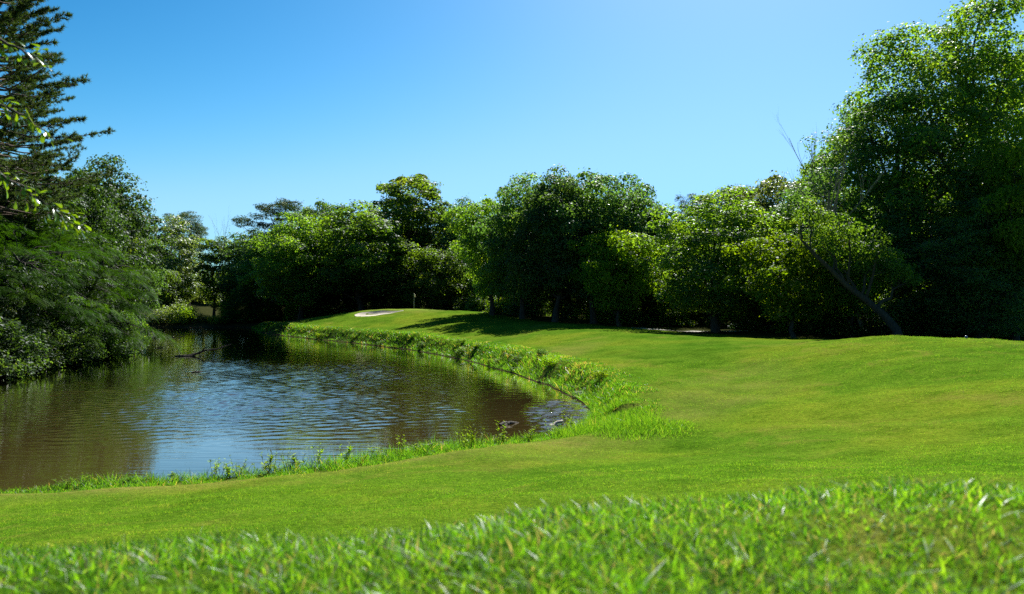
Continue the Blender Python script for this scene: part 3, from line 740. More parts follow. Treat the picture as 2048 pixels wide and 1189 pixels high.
for k, (u, tp_, w_) in enumerate(((1392, 381, 90), (1440, 374, 75), (1487, 367, 80))):
    place('pine_tree', P_TOP[k % 2], u, 106 + 4 * k, tp_, w_, 'dark distant pine top peeping over the wide maple', 'distant pines over the maple')
place(BT, B_OVAL[2], 1560, 68, 352, 160, 'greyish dark tree behind the leaning dead snag', mat=M_SILVER)
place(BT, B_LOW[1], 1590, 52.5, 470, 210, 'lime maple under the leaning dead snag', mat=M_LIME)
place(BT, B_LOW[1], 1505, 66, 470, 130, 'sunlit low tree between the maple and the dead snag', mat=M_GREEN)
# second rank filling the wall of crowns
R2X = [480, 520, 600, 660, 740, 800, 850, 900, 950, 1000, 1060, 1120, 1200, 1280, 1330, 1400, 1480, 1560]
R2Y = [500, 470, 445, 425, 420, 400, 405, 425, 440, 420, 390, 368, 372, 400, 440, 420, 405, 385]
R2D = [132, 130, 126, 126, 124, 130, 124, 122, 118, 104, 94, 88, 86, 88, 86, 84, 78, 76]
for k, u in enumerate(range(530, 1570, 58)):
    place('second_rank_tree', B_OVAL[(k * 3 + 1) % 4], u + _rt.uniform(-14, 14), float(np.interp(u, R2X, R2D)), float(np.interp(u, R2X, R2Y)) + _rt.uniform(0, 26), float(_rt.uniform(110, 150)), 'leafy tree filling the gaps between the front trees', 'second rank of the tree line', mat=(M_DARK, M_GREEN, M_DEEP, M_DARK, M_LIME)[k % 5], cat='tree')
# big trees at the right
BIG1 = broadleaf(71, 22, 1.6, 6.0, prof_oval, n_clump=330, lpc=210, cr=1.15, ll=.19, trunk_r=.45, n_limb=16)
BIG2 = broadleaf(72, 26, 5, 6.5, prof_round, n_clump=260, lpc=260, cr=1.4, ll=.22, trunk_r=.5, n_limb=16)
BIG3 = broadleaf(73, 20, 1.2, 5.5, prof_skirt, n_clump=300, lpc=210, cr=1.15, ll=.19, trunk_r=.4, n_limb=14)
place(BT, BIG1, 1805, 56.5, 160, 320, 'huge dark leafy tree rising behind the mound', mat=M_DARK)
place(BT, BIG2, 1918, 56, -8, 385, 'tallest sycamore on the course, behind the tee mound', mat=M_GREEN, rot=2.6)
place(BT, BIG3, 1965, 49, 385, 260, 'dense dark tree with low skirt behind the tee marker', mat=M_DARK)
place(BT, BIG3, 2065, 74, 62, 300, 'tall tree beside the sycamore at the course edge', mat=M_GREEN)
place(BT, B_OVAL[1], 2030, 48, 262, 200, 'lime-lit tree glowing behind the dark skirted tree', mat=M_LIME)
place(BT, B_OVAL[3], 1672, 71, 285, 170, 'mid-green tree behind the leaning trunk', mat=M_GREEN)
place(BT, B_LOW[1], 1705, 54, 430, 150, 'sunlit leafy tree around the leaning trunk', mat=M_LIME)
LEAN = broadleaf(81, 12, 5.0, 2.8, prof_round, n_clump=75, lpc=120, cr=.85, ll=.19, trunk_r=.40, lean=(-8.5, 0), n_limb=8)
place(BT, LEAN, 1795, 46.5, 395, 130, 'tree with thick dark trunk leaning hard over the sunlit shrubs', mat=M_GREEN, rot=0)
e_ = bpy.data.objects.new('dead_tree', None); col.objects.link(e_); e_.location = (px(1735, 54.5), 54.5, hgt(px(1735, 54.5), 54.5)); e_['label'] = 'leaning bare dead snag poking above the lime maple'; e_['category'] = 'tree'
add('trunk', dead_tree(62, 16.2, (-.32, 0), .20, levels=3, first=.55, spread=.42), e_)

# wooded left bank
BIGPINE = pine(91, 31, 9.0, 8.4, n_br=230, tufts=54, needles=20, nl=.26, nw=.038, trunk_r=.38, prof=lambda t: np.clip(1.02 - .95 * t, .05, 1) * np.clip(.75 + 2 * t, 0, 1), droop=.10, cl=.42)
place('pine_tree', BIGPINE, -55, 44, H=31, Rad=8.4, label='huge near pine with layered drooping boughs on the wooded bank', rot=1.0)
place('pine_tree', BIGPINE, -25, 53, H=30, Rad=7.0, label='second pine close behind the huge near pine', rot=2.7)
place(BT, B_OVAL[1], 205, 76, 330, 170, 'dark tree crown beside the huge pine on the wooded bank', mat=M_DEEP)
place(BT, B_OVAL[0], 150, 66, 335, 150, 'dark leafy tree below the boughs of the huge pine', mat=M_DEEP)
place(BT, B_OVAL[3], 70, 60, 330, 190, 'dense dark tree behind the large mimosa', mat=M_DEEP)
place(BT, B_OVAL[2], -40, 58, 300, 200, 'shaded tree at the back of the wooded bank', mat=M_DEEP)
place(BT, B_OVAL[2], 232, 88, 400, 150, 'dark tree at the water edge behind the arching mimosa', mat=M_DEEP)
MIM1 = mimosa(101, 10.5, 6.8, 115, 62, lean=(2.4, -.5)); MIM2 = mimosa(102, 9.5, 5.0, 95, 80, lean=(1.6, -.6), low=.05)
place('mimosa_tree', MIM1, 0, 45, H=9.2, x=-33.5, Rad=6.8, label='large feathery mimosa in shade on the wooded bank', rot=0)
place('mimosa_tree', MIM2, 0, 53, H=9.3, x=-31.6, Rad=5.0, label='arching feathery mimosa overhanging the pond', rot=0)
place('mimosa_tree', mimosa(103, 7, 5.2, 90, 50, fl=.6, lean=(0, 0)), 520, 125.5, 556, 150, 'small spreading mimosa at the pond inlet')

for k, (x_, y_, h_, r_) in enumerate(((-30.6, 42.5, 6.0, 3.0), (-31.0, 48.0, 6.4, 3.0), (-31.4, 54.5, 5.6, 2.8))):
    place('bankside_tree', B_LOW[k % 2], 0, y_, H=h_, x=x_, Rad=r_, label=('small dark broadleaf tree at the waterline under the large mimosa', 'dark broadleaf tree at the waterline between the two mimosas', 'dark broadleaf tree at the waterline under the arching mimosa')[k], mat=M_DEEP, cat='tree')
SHT = ('stem', 'foliage')
for k, (x_, y_, h_) in enumerate(((-28.6, 37, 4.2), (-28.8, 39.2, 3.6), (-29.2, 41.5, 3.2), (-30.2, 43.6, 3.8), (-30.4, 46, 3.4), (-30.8, 48.2, 3.9), (-30.7, 50.2, 3.2), (-31, 52.3, 3.6), (-31.2, 54.4, 3.4), (-31.6, 56.5, 3.8), (-32.4, 59, 4.2), (-33.5, 35, 5), (-34.5, 62, 4.5))):
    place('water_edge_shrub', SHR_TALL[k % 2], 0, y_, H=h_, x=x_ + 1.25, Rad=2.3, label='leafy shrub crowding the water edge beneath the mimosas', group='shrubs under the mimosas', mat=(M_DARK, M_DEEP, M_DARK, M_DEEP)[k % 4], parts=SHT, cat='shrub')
for k, (u, d, tp_, w_, m_) in enumerate(((318, 121, 615, 60, M_SILVER), (345, 122, 598, 75, M_SILVER), (372, 121.5, 606, 55, M_LIME), (398, 122, 622, 45, M_GREEN), (432, 121, 626, 48, M_LIME), (458, 122.5, 630, 50, M_GREEN), (488, 121.5, 634, 40, M_GREEN))):
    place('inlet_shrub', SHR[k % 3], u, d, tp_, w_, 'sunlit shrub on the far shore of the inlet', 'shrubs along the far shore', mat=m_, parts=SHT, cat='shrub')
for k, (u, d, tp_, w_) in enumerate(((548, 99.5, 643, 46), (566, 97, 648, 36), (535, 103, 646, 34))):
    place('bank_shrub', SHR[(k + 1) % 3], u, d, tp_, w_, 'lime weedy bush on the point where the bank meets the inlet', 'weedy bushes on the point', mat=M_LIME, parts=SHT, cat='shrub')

# wood behind: a second row and the understory
SKX = [250, 330, 420, 445, 480, 520, 600, 700, 800, 900, 1000, 1100, 1200, 1300, 1340, 1400, 1500, 1600, 1700, 1800, 2150]
SKY_ = [470, 500, 530, 535, 535, 500, 465, 455, 450, 455, 440, 420, 420, 440, 460, 450, 430, 440, 380, 330, 260]
for k, u in enumerate(range(262, 2150, 46)):
    far = u < 1000
    d = (172 if u < 520 else 134 if far else float(np.interp(u, [1000, 1400, 2150], [140, 118, 104]))) + _rt.uniform(0, 12)
    tp_ = float(np.interp(u, SKX, SKY_)) + _rt.uniform(0, 35)
    if 395 < u < 500: tp_ = 528 + _rt.uniform(0, 15)
    if 985 < u < 1340:
        d += 14; tp_ += 30
    place('woodland_tree', B_OVAL[k % 4], u + _rt.uniform(-12, 12), d, tp_, (170 if u < 520 else 150) * 110 / d * _rt.uniform(.8, 1.1), 'tree in the wood behind the front tree line', 'back row of the wood', mat=(M_DARK, M_GREEN, M_DARK)[k % 3], cat='tree')
for k, u in enumerate(range(-60, 300, 60)):
    d = 88 + _rt.uniform(0, 12)
    place('woodland_tree', B_OVAL[k % 4], u, d, 400 + _rt.uniform(0, 40), 150, 'tree in the wood behind the left bank', 'back row of the left bank', mat=M_DARK, cat='tree')
ULINE = np.array([(470, 127), (560, 119), (640, 117), (720, 116), (800, 114), (880, 110), (950, 98), (1010, 89), (1070, 83), (1130, 78), (1200, 75), (1270, 72), (1340, 70), (1420, 68), (1500, 63), (1580, 60), (1650, 56), (1720, 53.5), (1800, 53), (1880, 52), (1960, 51), (2060, 50)], float)
k = 0
for row, (dd, hlo, hhi, stp) in enumerate(((0.5, 1.6, 3.6, 36), (8, 3.5, 6.5, 36))):
    for u in np.arange(470, 2090, stp):
        d = float(np.interp(u, ULINE[:, 0], ULINE[:, 1])) + dd + _rt.uniform(0, 3)
        uu = u + _rt.uniform(-12, 12)
        if row == 0 and (1260 < uu < 1500 or 1020 < uu < 1230) and _rt.uniform() < .6: continue
        h_ = _rt.uniform(hlo, hhi)
        place('understory_shrub', SHR_TALL[k % 2], uu, d, H=h_, Rad=_rt.uniform(1.7, 2.6), label=('low shrub rooted along the front of the tree line', 'tall sunlit shrub in the clearing behind the tree trunks')[row], group=('shrubs fronting the tree line', 'shrubs in the clearing')[row], mat=((M_DARK, M_GREEN, M_GREEN, M_LIME) if row == 0 else (M_LIME, M_GREEN, M_LIME, M_SILVER))[k % 4], parts=SHT, cat='shrub')
        k += 1

# ------------------------------------------------------------------ oak bough hanging in from the near left, each leaf its own piece
def obovate(seed, L=1.0):
    r = np.random.default_rng(seed)
    s = np.array([0, .25, .5, .72, .9, 1.0]); w = np.array([.02, .08, .15, .22, .19, .05])
    curl = r.uniform(.05, .25); V = []
    for si, wi_ in zip(s, w):
        for q in (-1, 0, 1):
            V.append((si * L, q * wi_ * L, (-curl * si * si + (.05 if q else 0) * (wi_ / .2)) * L))
    V = np.array(V); Q = []
    for i in range(5):
        for j in range(2):
            a_ = i * 3 + j; Q.append((a_, a_ + 1, a_ + 4, a_ + 3))
    return mk_mesh('leaf', V, [np.array(Q)], r.uniform(.2, 1, len(Q)) * 0 + r.uniform(.1, .9), M_BIGLEAF, smooth=True)
OAKLEAF = [obovate(i) for i in range(6)]
TX, TY = -7.6, 4.6
oak = bpy.data.objects.new('oak_tree', None); col.objects.link(oak); oak.location = (TX, TY, hgt(TX, TY)); oak['label'] = 'oak whose glossy leafy boughs hang in over the pond view'; oak['category'] = 'tree'
base = np.array(oak.location)
g = Geo(); ro = np.random.default_rng(8)
tk = np.stack([np.linspace(0, .5, 7) + ro.normal(0, .04, 7), np.linspace(0, .1, 7), np.linspace(-.3, 8.2 - base[2], 7)], 1)
g.tube(tk, np.linspace(.19, .06, 7), 8)
BOUGHS = [[(-190, -60), (-90, 10), (-20, 70), (20, 95), (48, 112)], [(-200, 60), (-100, 150), (-30, 195), (20, 222), (68, 266)], [(-220, 150), (-110, 270), (-40, 330), (15, 372), (65, 412), (118, 452)]]
leafs = []
for b, P in enumerate(BOUGHS):
    d0 = 4.9 + .15 * b
    W = np.array([[px(u, d0), d0 + .06 * i, pz(v, d0)] for i, (u, v) in enumerate(P)]) - base
    j = int(np.argmin(np.abs(tk[:, 2] - (W[0, 2] + .2))))
    W = np.concatenate([tk[j:j + 1], W]); m_ = len(W)
    ts = np.linspace(0, m_ - 1, m_ * 4); W = np.stack([np.interp(ts, np.arange(m_), W[:, i]) for i in range(3)], 1)
    W[1:-1] += ro.normal(0, .008, (len(W) - 2, 3))
    g.tube(W, np.linspace(.022, .003, len(W)), 5)
    seg = W[len(W) // 3:]
    nL = (50, 62, 105)[b]
    for q in range(nL):
        f = ro.uniform(0, 1) ** .8 * (len(seg) - 1.01); i = int(f); p = seg[i] * (1 - f + i) + seg[i + 1] * (f - i)
        tdir = nrm(seg[i + 1] - seg[i])
        off = nrm(ro.normal(0, 1, 3)); ln = ro.uniform(0, 1) ** 1.3 * .14
        p2 = p + off * ln * np.array([1, .9, .75])
        if q % 3 == 0 and ln > .04: g.tube(np.stack([p, (p + p2) / 2 + [0, 0, -.005], p2]), [.003, .0025, .002], 3)
        dv = nrm(off * .7 + tdir * .7 + np.array([0, 0, -.30]) + ro.normal(0, .3, 3))
        leafs.append((p2, dv, ro.uniform(.045, .072)))
add('trunk', g.mesh('trunk', M_BARK), oak)
for i, (p, dv, L_) in enumerate(leafs):
    qt = Vector(dv).to_track_quat('X', 'Z')
    eu = qt.to_euler(); eu.rotate_axis('X', float(ro.normal(0, .6)))
    add('leaf', OAKLEAF[i % 6], oak, tuple(p), eu, (L_, L_, L_))
# the rest of its crown, up and to the side
cN = 60; cc = np.stack([ro.uniform(-1.7, 1.6, cN), ro.uniform(-1.7, 1.7, cN), ro.uniform(2.6, 7.2, cN)], 1); cc[:, 0] -= .25
li = np.repeat(np.arange(cN), 90); NN = len(li)
dq = nrm(ro.normal(0, 1, (NN, 3))); pos = cc[li] + dq * (.5 * ro.uniform(.1, 1, NN) ** .5)[:, None]
nn = nrm(ro.normal(0, .6, (NN, 3)) + [0, 0, .6]); ax = nrm(np.cross(nn, ro.normal(0, 1, (NN, 3))))
V, Q = leaf_quads(pos, ax, nn, ro.uniform(.07, .12, NN), ro.uniform(.03, .05, NN))
add('crown', mk_mesh('crown', V, [Q], ro.uniform(.1, .9, NN), M_BIGLEAF), oak)

# ------------------------------------------------------------------ grass
def blades(rng, X, Y, L, W, lean, var, mat, name, label, segs=2, curl=.5, Z=None, dirs=None):
    N = len(X)
    Z = height(X, Y) if Z is None else Z
    th = rng.uniform(0, 6.283, N) if dirs is None else dirs
    d = np.stack([np.cos(th), np.sin(th), 0 * th], 1)
    fa = rng.uniform(0, 6.283, N); w = np.stack([np.cos(fa), np.sin(fa), 0 * fa], 1)
    P0 = np.stack([X, Y, Z - .004], 1)
    rows = []
    for s in range(segs + 1):
        t = s / segs
        c = P0 + d * (L * (lean * t + curl * lean * t * t))[:, None] + np.array([0, 0, 1.0]) * (L * t * (1 - .35 * lean * t))[:, None]
        wd = W * (1 - t ** 2.2) * .5 * (.75 + .5 * min(t * 3, 1))
        if s < segs: rows += [c - w * wd[:, None], c + w * wd[:, None]]
        else: rows += [c]
    k = len(rows); V = np.stack(rows, 1).reshape(-1, 3); b = np.arange(N)[:, None] * k
    faces = []; vv = []
    if segs > 1:
        qs = np.concatenate([np.stack([b[:, 0] + 2 * s, b[:, 0] + 2 * s + 1, b[:, 0] + 2 * s + 3, b[:, 0] + 2 * s + 2], 1) for s in range(segs - 1)])
        faces.append(qs); vv.append(np.tile(var, segs - 1))
    ts_ = np.stack([b[:, 0] + k - 3, b[:, 0] + k - 2, b[:, 0] + k - 1], 1); faces.append(ts_); vv.append(var)
    return add(name, mk_mesh(name, V, faces, np.concatenate(vv), mat, smooth=True), kind='stuff', label=label, cat='grass')

rg = np.random.default_rng(3)
# foreground knoll: long broad blades
N = 86000
Y = 1.05 + 2.1 * rg.uniform(0, 1, N); X = rg.uniform(-1, 1, N) * (Y * .74 + .25)
kk_ = vnoise(X, Y, 6, 1); ok = rg.uniform(0, 1, N) < np.clip(.75 + .5 * kk_, .3, 1); X, Y, kk_ = X[ok], Y[ok], kk_[ok]; N = len(X)
L_ = np.clip(rg.normal(.035, .015, N) * (1 + .45 * kk_), .012, .09)
var = np.clip(rg.normal(.46, .27, N) + .08 * kk_, 0, .9); dr_ = rg.uniform(0, 1, N) < .10; var[dr_] = rg.uniform(.92, 1, dr_.sum())
blades(rg, X, Y, L_, rg.uniform(.0016, .0058, N), np.clip(rg.normal(.5, .3, N), .05, 1.3), var, M_BLADE, 'knoll_grass', 'long glossy grass blades on the near knoll', segs=2, curl=.9)
# mown lawn
def lawn(N, y0, y1, p, name, label, lmul):
    t = rg.uniform(0, 1, N); Y = (y0 ** p + t * (y1 ** p - y0 ** p)) ** (1 / p); X = rg.uniform(-1, 1, N) * (Y * .72 + .6)
    sd = shore_dist(X, Y); ok = sd > .25; X, Y, sd = X[ok], Y[ok], sd[ok]; N = len(X)
    n1 = vnoise(X, Y, .8, 4); n2 = vnoise(X, Y, 3.2, 6)
    n3 = vnoise(X, Y, .33, 44); n4 = vnoise(X, Y, 11, 45)
    var = np.clip(rg.normal(.42, .17, N) + .14 * n1 + .22 * n2 + .16 * n3 + .26 * n4, 0, .95); dr_ = rg.uniform(0, 1, N) < np.clip(.04 + .35 * (n1 + n2 * .6 - .55) * (n3 > -.1) + .55 * scalp_mask(X, Y, sd), .02, .65); var[dr_] = rg.uniform(.93, 1, dr_.sum())
    sc_ = (1 + Y / 22); Zl = height(X, Y, sd)
    blades(rg, X, Y, rg.uniform(.018, .038, N) * (1 + .25 * n2) * lmul * (.8 + Y / 40), rg.uniform(.003, .0055, N) * sc_, np.clip(rg.normal(.7, .35, N), .1, 1.6), var, M_LAWNB, name, label, segs=1, Z=Zl)
lawn(230000, 3.0, 14.0, 1.4, 'lawn_grass', 'short mown turf blades below the knoll', 1.0)
lawn(190000, 14.0, 34.0, 1.3, 'fairway_grass', 'short mown turf blades along the fairway', 1.0)
# rough grass on the banks
bx, by = [], []
A_ = SHORE; B_ = np.roll(SHORE, -1, 0)
mid = (A_ + B_) / 2; seg_l = np.linalg.norm(B_ - A_, axis=1); nv = np.stack([(B_ - A_)[:, 1], -(B_ - A_)[:, 0]], 1) / np.maximum(seg_l[:, None], 1e-6)
def bank(N, sel, w0, w1, y_pow=0.0):
    wts = seg_l * sel / np.maximum(mid[:, 1], 5) ** y_pow; wts = wts / wts.sum()
    k = rg.choice(len(mid), N, p=wts); t = rg.uniform(0, 1, N)[:, None]
    p = A_[k] * (1 - t) + B_[k] * t
    out = rg.uniform(w0, w1, N)
    q1 = p + nv[k] * out[:, None]; q2 = p - nv[k] * out[:, None]
    s1 = shore_dist(q1[:, 0], q1[:, 1]); s2 = shore_dist(q2[:, 0], q2[:, 1])
    q = np.where((s1 > s2)[:, None], q1, q2); s = np.maximum(s1, s2)
    ok = s > -.15
    return q[ok, 0], q[ok, 1], s[ok]
right = ((mid[:, 0] > -41) & (mid[:, 1] > 23.5) & (mid[:, 1] < 121) & ((mid[:, 0] > -27) | (mid[:, 1] > 80))).astype(float)
near = ((mid[:, 1] < 26) & (mid[:, 0] > -20) & (mid[:, 1] > 12)).astype(float)
X, Y, s = bank(62000, right, -.05, 2.3, .75); N = len(X); n1 = vnoise(X, Y, 1.6, 9); n2 = vnoise(X, Y, 5, 10)
n5 = vnoise(X, Y, .7, 91); kb = (rg.uniform(0, 1, N) < np.clip(.75 + .9 * n2 + .5 * n5, .05, 1)); X, Y, s, n1, n2, n5 = X[kb], Y[kb], s[kb], n1[kb], n2[kb], n5[kb]; N = len(X)
L_ = rg.uniform(.07, .27, N) * np.clip(1 + .6 * n1 + .4 * n2 + .45 * n5, .2, 2.2) * np.clip(1.3 - s * .5, .15, 1.2)
var = np.clip(rg.normal(.36, .17, N) + .16 * n2 + .22 * n5, 0, .88); dr_ = rg.uniform(0, 1, N) < np.clip(.05 + .35 * n1 * (s > .5), .03, .6); var[dr_] = rg.uniform(.9, 1, dr_.sum())
blades(rg, X, Y, np.maximum(L_, .06), rg.uniform(.008, .016, N) * (1 + Y / 60), np.clip(rg.normal(.55, .3, N), .05, 1.3), var, M_BANKB, 'bank_grass', 'tall rough grass along the far curving bank', segs=2)
X, Y, s = bank(34000, near, -.12, .95, .2); N = len(X); n1 = vnoise(X, Y, 1.3, 12); n2 = vnoise(X, Y, 4, 13)
tall = np.clip((X + 13) / 8, .25, 1)
L_ = rg.uniform(.06, .34, N) * np.clip(1 + .7 * n1 + .4 * n2, .2, 2.2) * np.clip(1.25 - s * 1.0, .2, 1.2) * tall
var = np.clip(rg.normal(.5, .18, N), 0, .88); dr_ = rg.uniform(0, 1, N) < .04; var[dr_] = rg.uniform(.9, 1, dr_.sum())
blades(rg, X, Y, np.maximum(L_, .03), rg.uniform(.006, .012, N), np.clip(rg.normal(.5, .3, N), .05, 1.3), var, M_BANKB, 'shore_grass', 'bright grass fringe along the near shore', segs=2)
# corner of uncut grass between the bank and the fairway
N = 52000; X = rg.uniform(1.2, 6.2, N); Y = rg.uniform(18.5, 31, N); sd = shore_dist(X, Y)
ed = np.minimum(4.25 + .075 * (30 - Y) + .45 * vnoise(X, Y, 1.4, 15) - X, (Y - 19.3 - .3 * vnoise(X, Y, 1.5, 16) - np.clip(3 - X, 0, 2) * .75) * 1.2)
inside = (sd > 0) & (ed > 0) & (rg.uniform(0, 1, N) < np.clip(.2 + ed / 1.5, .1, 1) * np.clip(1.2 - (Y - 27) / 5, .25, 1))
X, Y, sd, ed = X[inside], Y[inside], sd[inside], ed[inside]; N = len(X); n1 = vnoise(X, Y, 2, 17)
L_ = rg.uniform(.08, .36, N) * (1 + .45 * n1) * np.clip(.2 + ed / 1.4, .15, 1)
blades(rg, X, Y, L_, rg.uniform(.007, .013, N), np.clip(rg.normal(.4, .25, N), .05, 1.2), np.clip(rg.normal(.42, .2, N) + .15 * n1, 0, .94), M_BANKB, 'uncut_grass', 'patch of tall uncut grass at the corner of the pond', segs=2)

# ------------------------------------------------------------------ weeds standing along the near shore
def weed(seed, H=.7, n=18, ll=.13, stems=3):
    r = np.random.default_rng(seed); g = Geo(); C, A, Nn = [], [], []
    for s in range(stems):
        th = r.uniform(0, 6.28); tip = np.array([np.cos(th) * H * .22, np.sin(th) * H * .22, H * r.uniform(.6, 1)])
        P = curve((np.cos(th) * .03, np.sin(th) * .03, -.05), tip, .02, 6, r, .012); g.tube(P, np.linspace(.006, .002, 6), 4)
        for q in range(n):
            f = r.uniform(.2, 1); p = np.array([np.interp(f, np.linspace(0, 1, 6), P[:, i]) for i in range(3)])
            a = q * 2.4; d = nrm(np.array([np.cos(a), np.sin(a), 1.0])); L = ll * (1.2 - .55 * f)
            C.append(p + d * L * .5); A.append(d); Nn.append(nrm(np.array([-np.cos(a) * .5, -np.sin(a) * .5, 1])))
    C = np.array(C); L = ll * r.uniform(.7, 1.2, len(C))
    V, Q = leaf_quads(C, np.array(A), np.array(Nn), L, L * .17, .2)
    return g.mesh('stem', M_STEM), mk_mesh('foliage', V, [Q], np.clip(r.normal(.5, .2, len(Q)), 0, 1), M_LIME), H, .3
M_STEM = simple('weed_stem', (0.10, 0.13, 0.03), .7, .2)
WEED = [weed(111, .7, 13, .12, 5), weed(112, .8, 15, .10, 4), weed(113, .55, 11, .14, 7), weed(114, .9, 18, .08, 4)]
SHW = np.array([(u, v) for u, v in SHORE_PX if 0 <= u <= 1190 and v > 820], float)
rw = np.random.default_rng(21)
ulist = [130, 165, 262, 275, 290, 305, 345, 360, 425, 440, 465, 478, 492, 520, 535, 548, 560, 575, 600, 618, 632, 648, 690, 738, 752, 800, 838, 850, 925, 935, 948, 962, 988, 1000, 1012, 1048, 1062, 1100, 1112, 1122, 1130, 1138, 1146, 1155, 1165]
for k, u in enumerate(ulist):
    v = float(np.interp(u, SHW[:14, 0], SHW[:14, 1])) + rw.uniform(-4, 6)
    d = CAMZ * F / (v - HORIZ); h_ = rw.uniform(.3, .72) * (.55 if u < 420 else 1.0)
    lab = ('leafy weed stalk growing on the nearly bare part of the near shore', 'leafy weed stalk in the grass fringe of the near shore', 'upright weed stalk crowding the choppy corner of the pond')[0 if u < 420 else (1 if u < 1040 else 2)]
    place('weed_plant', WEED[k % 4], u, d, H=h_, Rad=.3 * rw.uniform(.8, 1.3), label=lab, group=('weeds on the bare shore', 'weeds in the grass fringe', 'weeds by the choppy corner')[0 if u < 420 else (1 if u < 1040 else 2)], parts=SHT, cat='weed')
# leafy weed clumps on the curving bank
SHW2 = SHORE[(right > 0)]
SMALL = [shrub(56, .7, .55, 14, 70, .075, cr=.2), shrub(57, .6, .7, 16, 70, .085, cr=.2)]
for k in range(22):
    t = rw.uniform(0, 1) ** 1.15; yy = 30 + 70 * t
    xs_ = np.interp(yy, *[np.array(z) for z in zip(*sorted([(p[1], p[0]) for p in SHW2]))])
    xx = xs_ + rw.uniform(.15, 1.3) + (.5 if yy < 30 else 0)
    place('bank_weed', SMALL[k % 2], 0, yy, H=rw.uniform(.22, .45) * (1 + yy / 150), x=xx, Rad=rw.uniform(.3, .55), label='low leafy weed clump rooted in the curving grassy bank', group='weed clumps on the curving bank', mat=(M_GREEN, M_LIME, M_DARK)[k % 3], parts=SHT, cat='weed')

# ------------------------------------------------------------------ wood in the water
def sunk_branch(name, label, segs, d, mat, group=None, cat='branch'):
    g = Geo(); cx = px(segs[0][0][0][0], d); r = np.random.default_rng(int(segs[0][0][0][0]))
    for P, r0, r1 in segs:
        W = np.array([[px(u, d) - cx, .25 * i + r.normal(0, .05), pz(v, d)] for i, (u, v) in enumerate(P)])
        ts_ = np.linspace(0, len(W) - 1, len(W) * 3); W = np.stack([np.interp(ts_, np.arange(len(W)), W[:, i]) for i in range(3)], 1)
        W[1:-1] += r.normal(0, .018, (len(W) - 2, 3))
        g.tube(W, np.linspace(r0, r1, len(W)), 6)
    return add(name, g.mesh(name, mat), None, (cx, d, 0), label=label, cat=cat, group=group)
sunk_branch('fallen_branch', 'forked dark dead branch rising from the open water', [([(350, 714), (385, 711), (405, 702), (430, 699), (452, 690)], .12, .035), ([(385, 711), (400, 704), (412, 694)], .08, .025), ([(368, 713), (395, 713), (404, 710)], .08, .03)], 55.5, M_WET)
sunk_branch('fallen_branch', 'small curved dead stick poking out of the water near the mimosa', [([(315, 695), (328, 693), (338, 688)], .045, .015), ([(318, 695), (334, 696)], .03, .01)], 66, M_WET)
sunk_branch('fallen_branch', 'long low dead limb lying on the water at the mimosa tips', [([(285, 676), (315, 675), (340, 676), (365, 673)], .07, .02), ([(325, 676), (345, 672), (352, 669)], .03, .012)], 84, M_WET)
sunk_branch('sunken_stump', 'tiny dark snag breaking the surface of the open water', [([(383, 746), (390, 744), (397, 746)], .05, .03)], 42.6, M_WET, cat='stump')
sunk_branch('floating_log', 'pale bleached log floating by the weeds at the choppy corner', [([(1092, 858), (1108, 852), (1126, 847)], .07, .045)], 24.2, M_DRIFT, cat='log')
sunk_branch('drift_debris', 'dark tangle of drift debris floating off the weedy shore', [([(1000, 852), (1015, 849), (1035, 853), (1048, 858)], .09, .05), ([(1010, 853), (1022, 848), (1032, 852)], .07, .04), ([(1004, 850), (1012, 856), (1026, 855)], .05, .03)], 24.4, M_WET, cat='debris')
sunk_branch('floating_board', 'long white bleached stick floating close to the near shore', [([(806, 899), (840, 896), (862, 894)], .03, .02), ([(868, 893), (890, 890)], .025, .015)], 20.5, M_DRIFT, cat='stick')
sunk_branch('floating_log', 'short dark waterlogged log beside the white floating stick', [([(864, 904), (876, 903), (888, 903)], .05, .04)], 20.1, M_WET, cat='log')

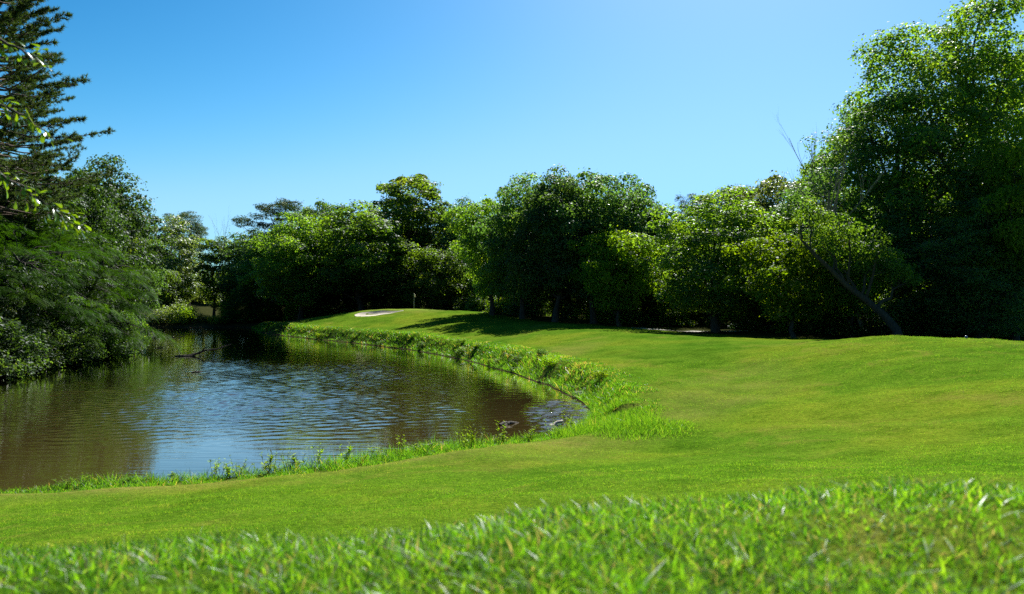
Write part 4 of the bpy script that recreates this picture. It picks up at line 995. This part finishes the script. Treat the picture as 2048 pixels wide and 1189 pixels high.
# ------------------------------------------------------------------ golf things
def lathe(prof, sides=16):
    P = np.array(prof); th = np.linspace(0, 2 * np.pi, sides, endpoint=False)
    V = np.stack([P[:, 0:1] * np.cos(th), P[:, 0:1] * np.sin(th), np.repeat(P[:, 1:2], sides, 1)], -1).reshape(-1, 3)
    i = np.arange(len(P) - 1)[:, None] * sides; j = np.arange(sides)[None]; jn = (j + 1) % sides
    return V, np.stack([i + j, i + jn, i + sides + jn, i + sides + j], -1).reshape(-1, 4)
fx, fy = px(828, 97.5), 97.5
fs = bpy.data.objects.new('flagstick', None); col.objects.link(fs); fs.location = (fx, fy, hgt(fx, fy)); fs['label'] = 'thin golf flagstick with pale yellow flag on the raised green'; fs['category'] = 'flagstick'
V, Q = lathe([(0.001, -.1), (.016, -.1), (.016, .6), (.013, 1.4), (.011, 2.1), (.018, 2.11), (.018, 2.14), (.001, 2.15)], 10); add('pole', mk_mesh('pole', V, [Q], mat=M_POLE, smooth=True), fs)
V, Q = lathe([(.05, -.1), (.054, .01), (.058, .01), (.06, -.1)], 14); add('cup', mk_mesh('cup', V, [Q], mat=M_CUP, smooth=True), fs)
us, vs_ = np.meshgrid(np.linspace(0, 1, 9), np.linspace(0, 1, 6)); ang = .9
fw = .30 * us; V = np.stack([fw * np.cos(ang) * .55 + .012, fw * np.sin(ang) + .03 * np.sin(us * 7), 2.09 - .36 * vs_ - .20 * us ** 1.5 - .02 * np.sin(us * 6)], -1).reshape(-1, 3)
fi = np.arange(54).reshape(6, 9); Q = np.stack([fi[:-1, :-1], fi[:-1, 1:], fi[1:, 1:], fi[1:, :-1]], -1).reshape(-1, 4)
fo_ = add('flag', mk_mesh('flag', V, [Q], mat=M_FLAG, smooth=True), fs); sol = fo_.modifiers.new('thick', 'SOLIDIFY'); sol.thickness = .004
tx_, ty_ = px(1932, 31.5), 31.5
tm = bpy.data.objects.new('tee_marker', None); col.objects.link(tm); tm.location = (tx_, ty_, hgt(tx_, ty_)); tm['label'] = 'small dark blue tee marker ball on the mound'; tm['category'] = 'tee marker'
pr = [(max(.062 * math.sin(t), .001), .062 - .062 * math.cos(t) + .01) for t in np.linspace(0, math.pi, 11)]
V, Q = lathe(pr, 18); add('ball', mk_mesh('ball', V, [Q], mat=M_BALL, smooth=True), tm)
V, Q = lathe([(.001, -.12), (.006, -.1), (.008, .02), (.001, .021)], 8); add('spike', mk_mesh('spike', V, [Q], mat=M_STAKE, smooth=True), tm)
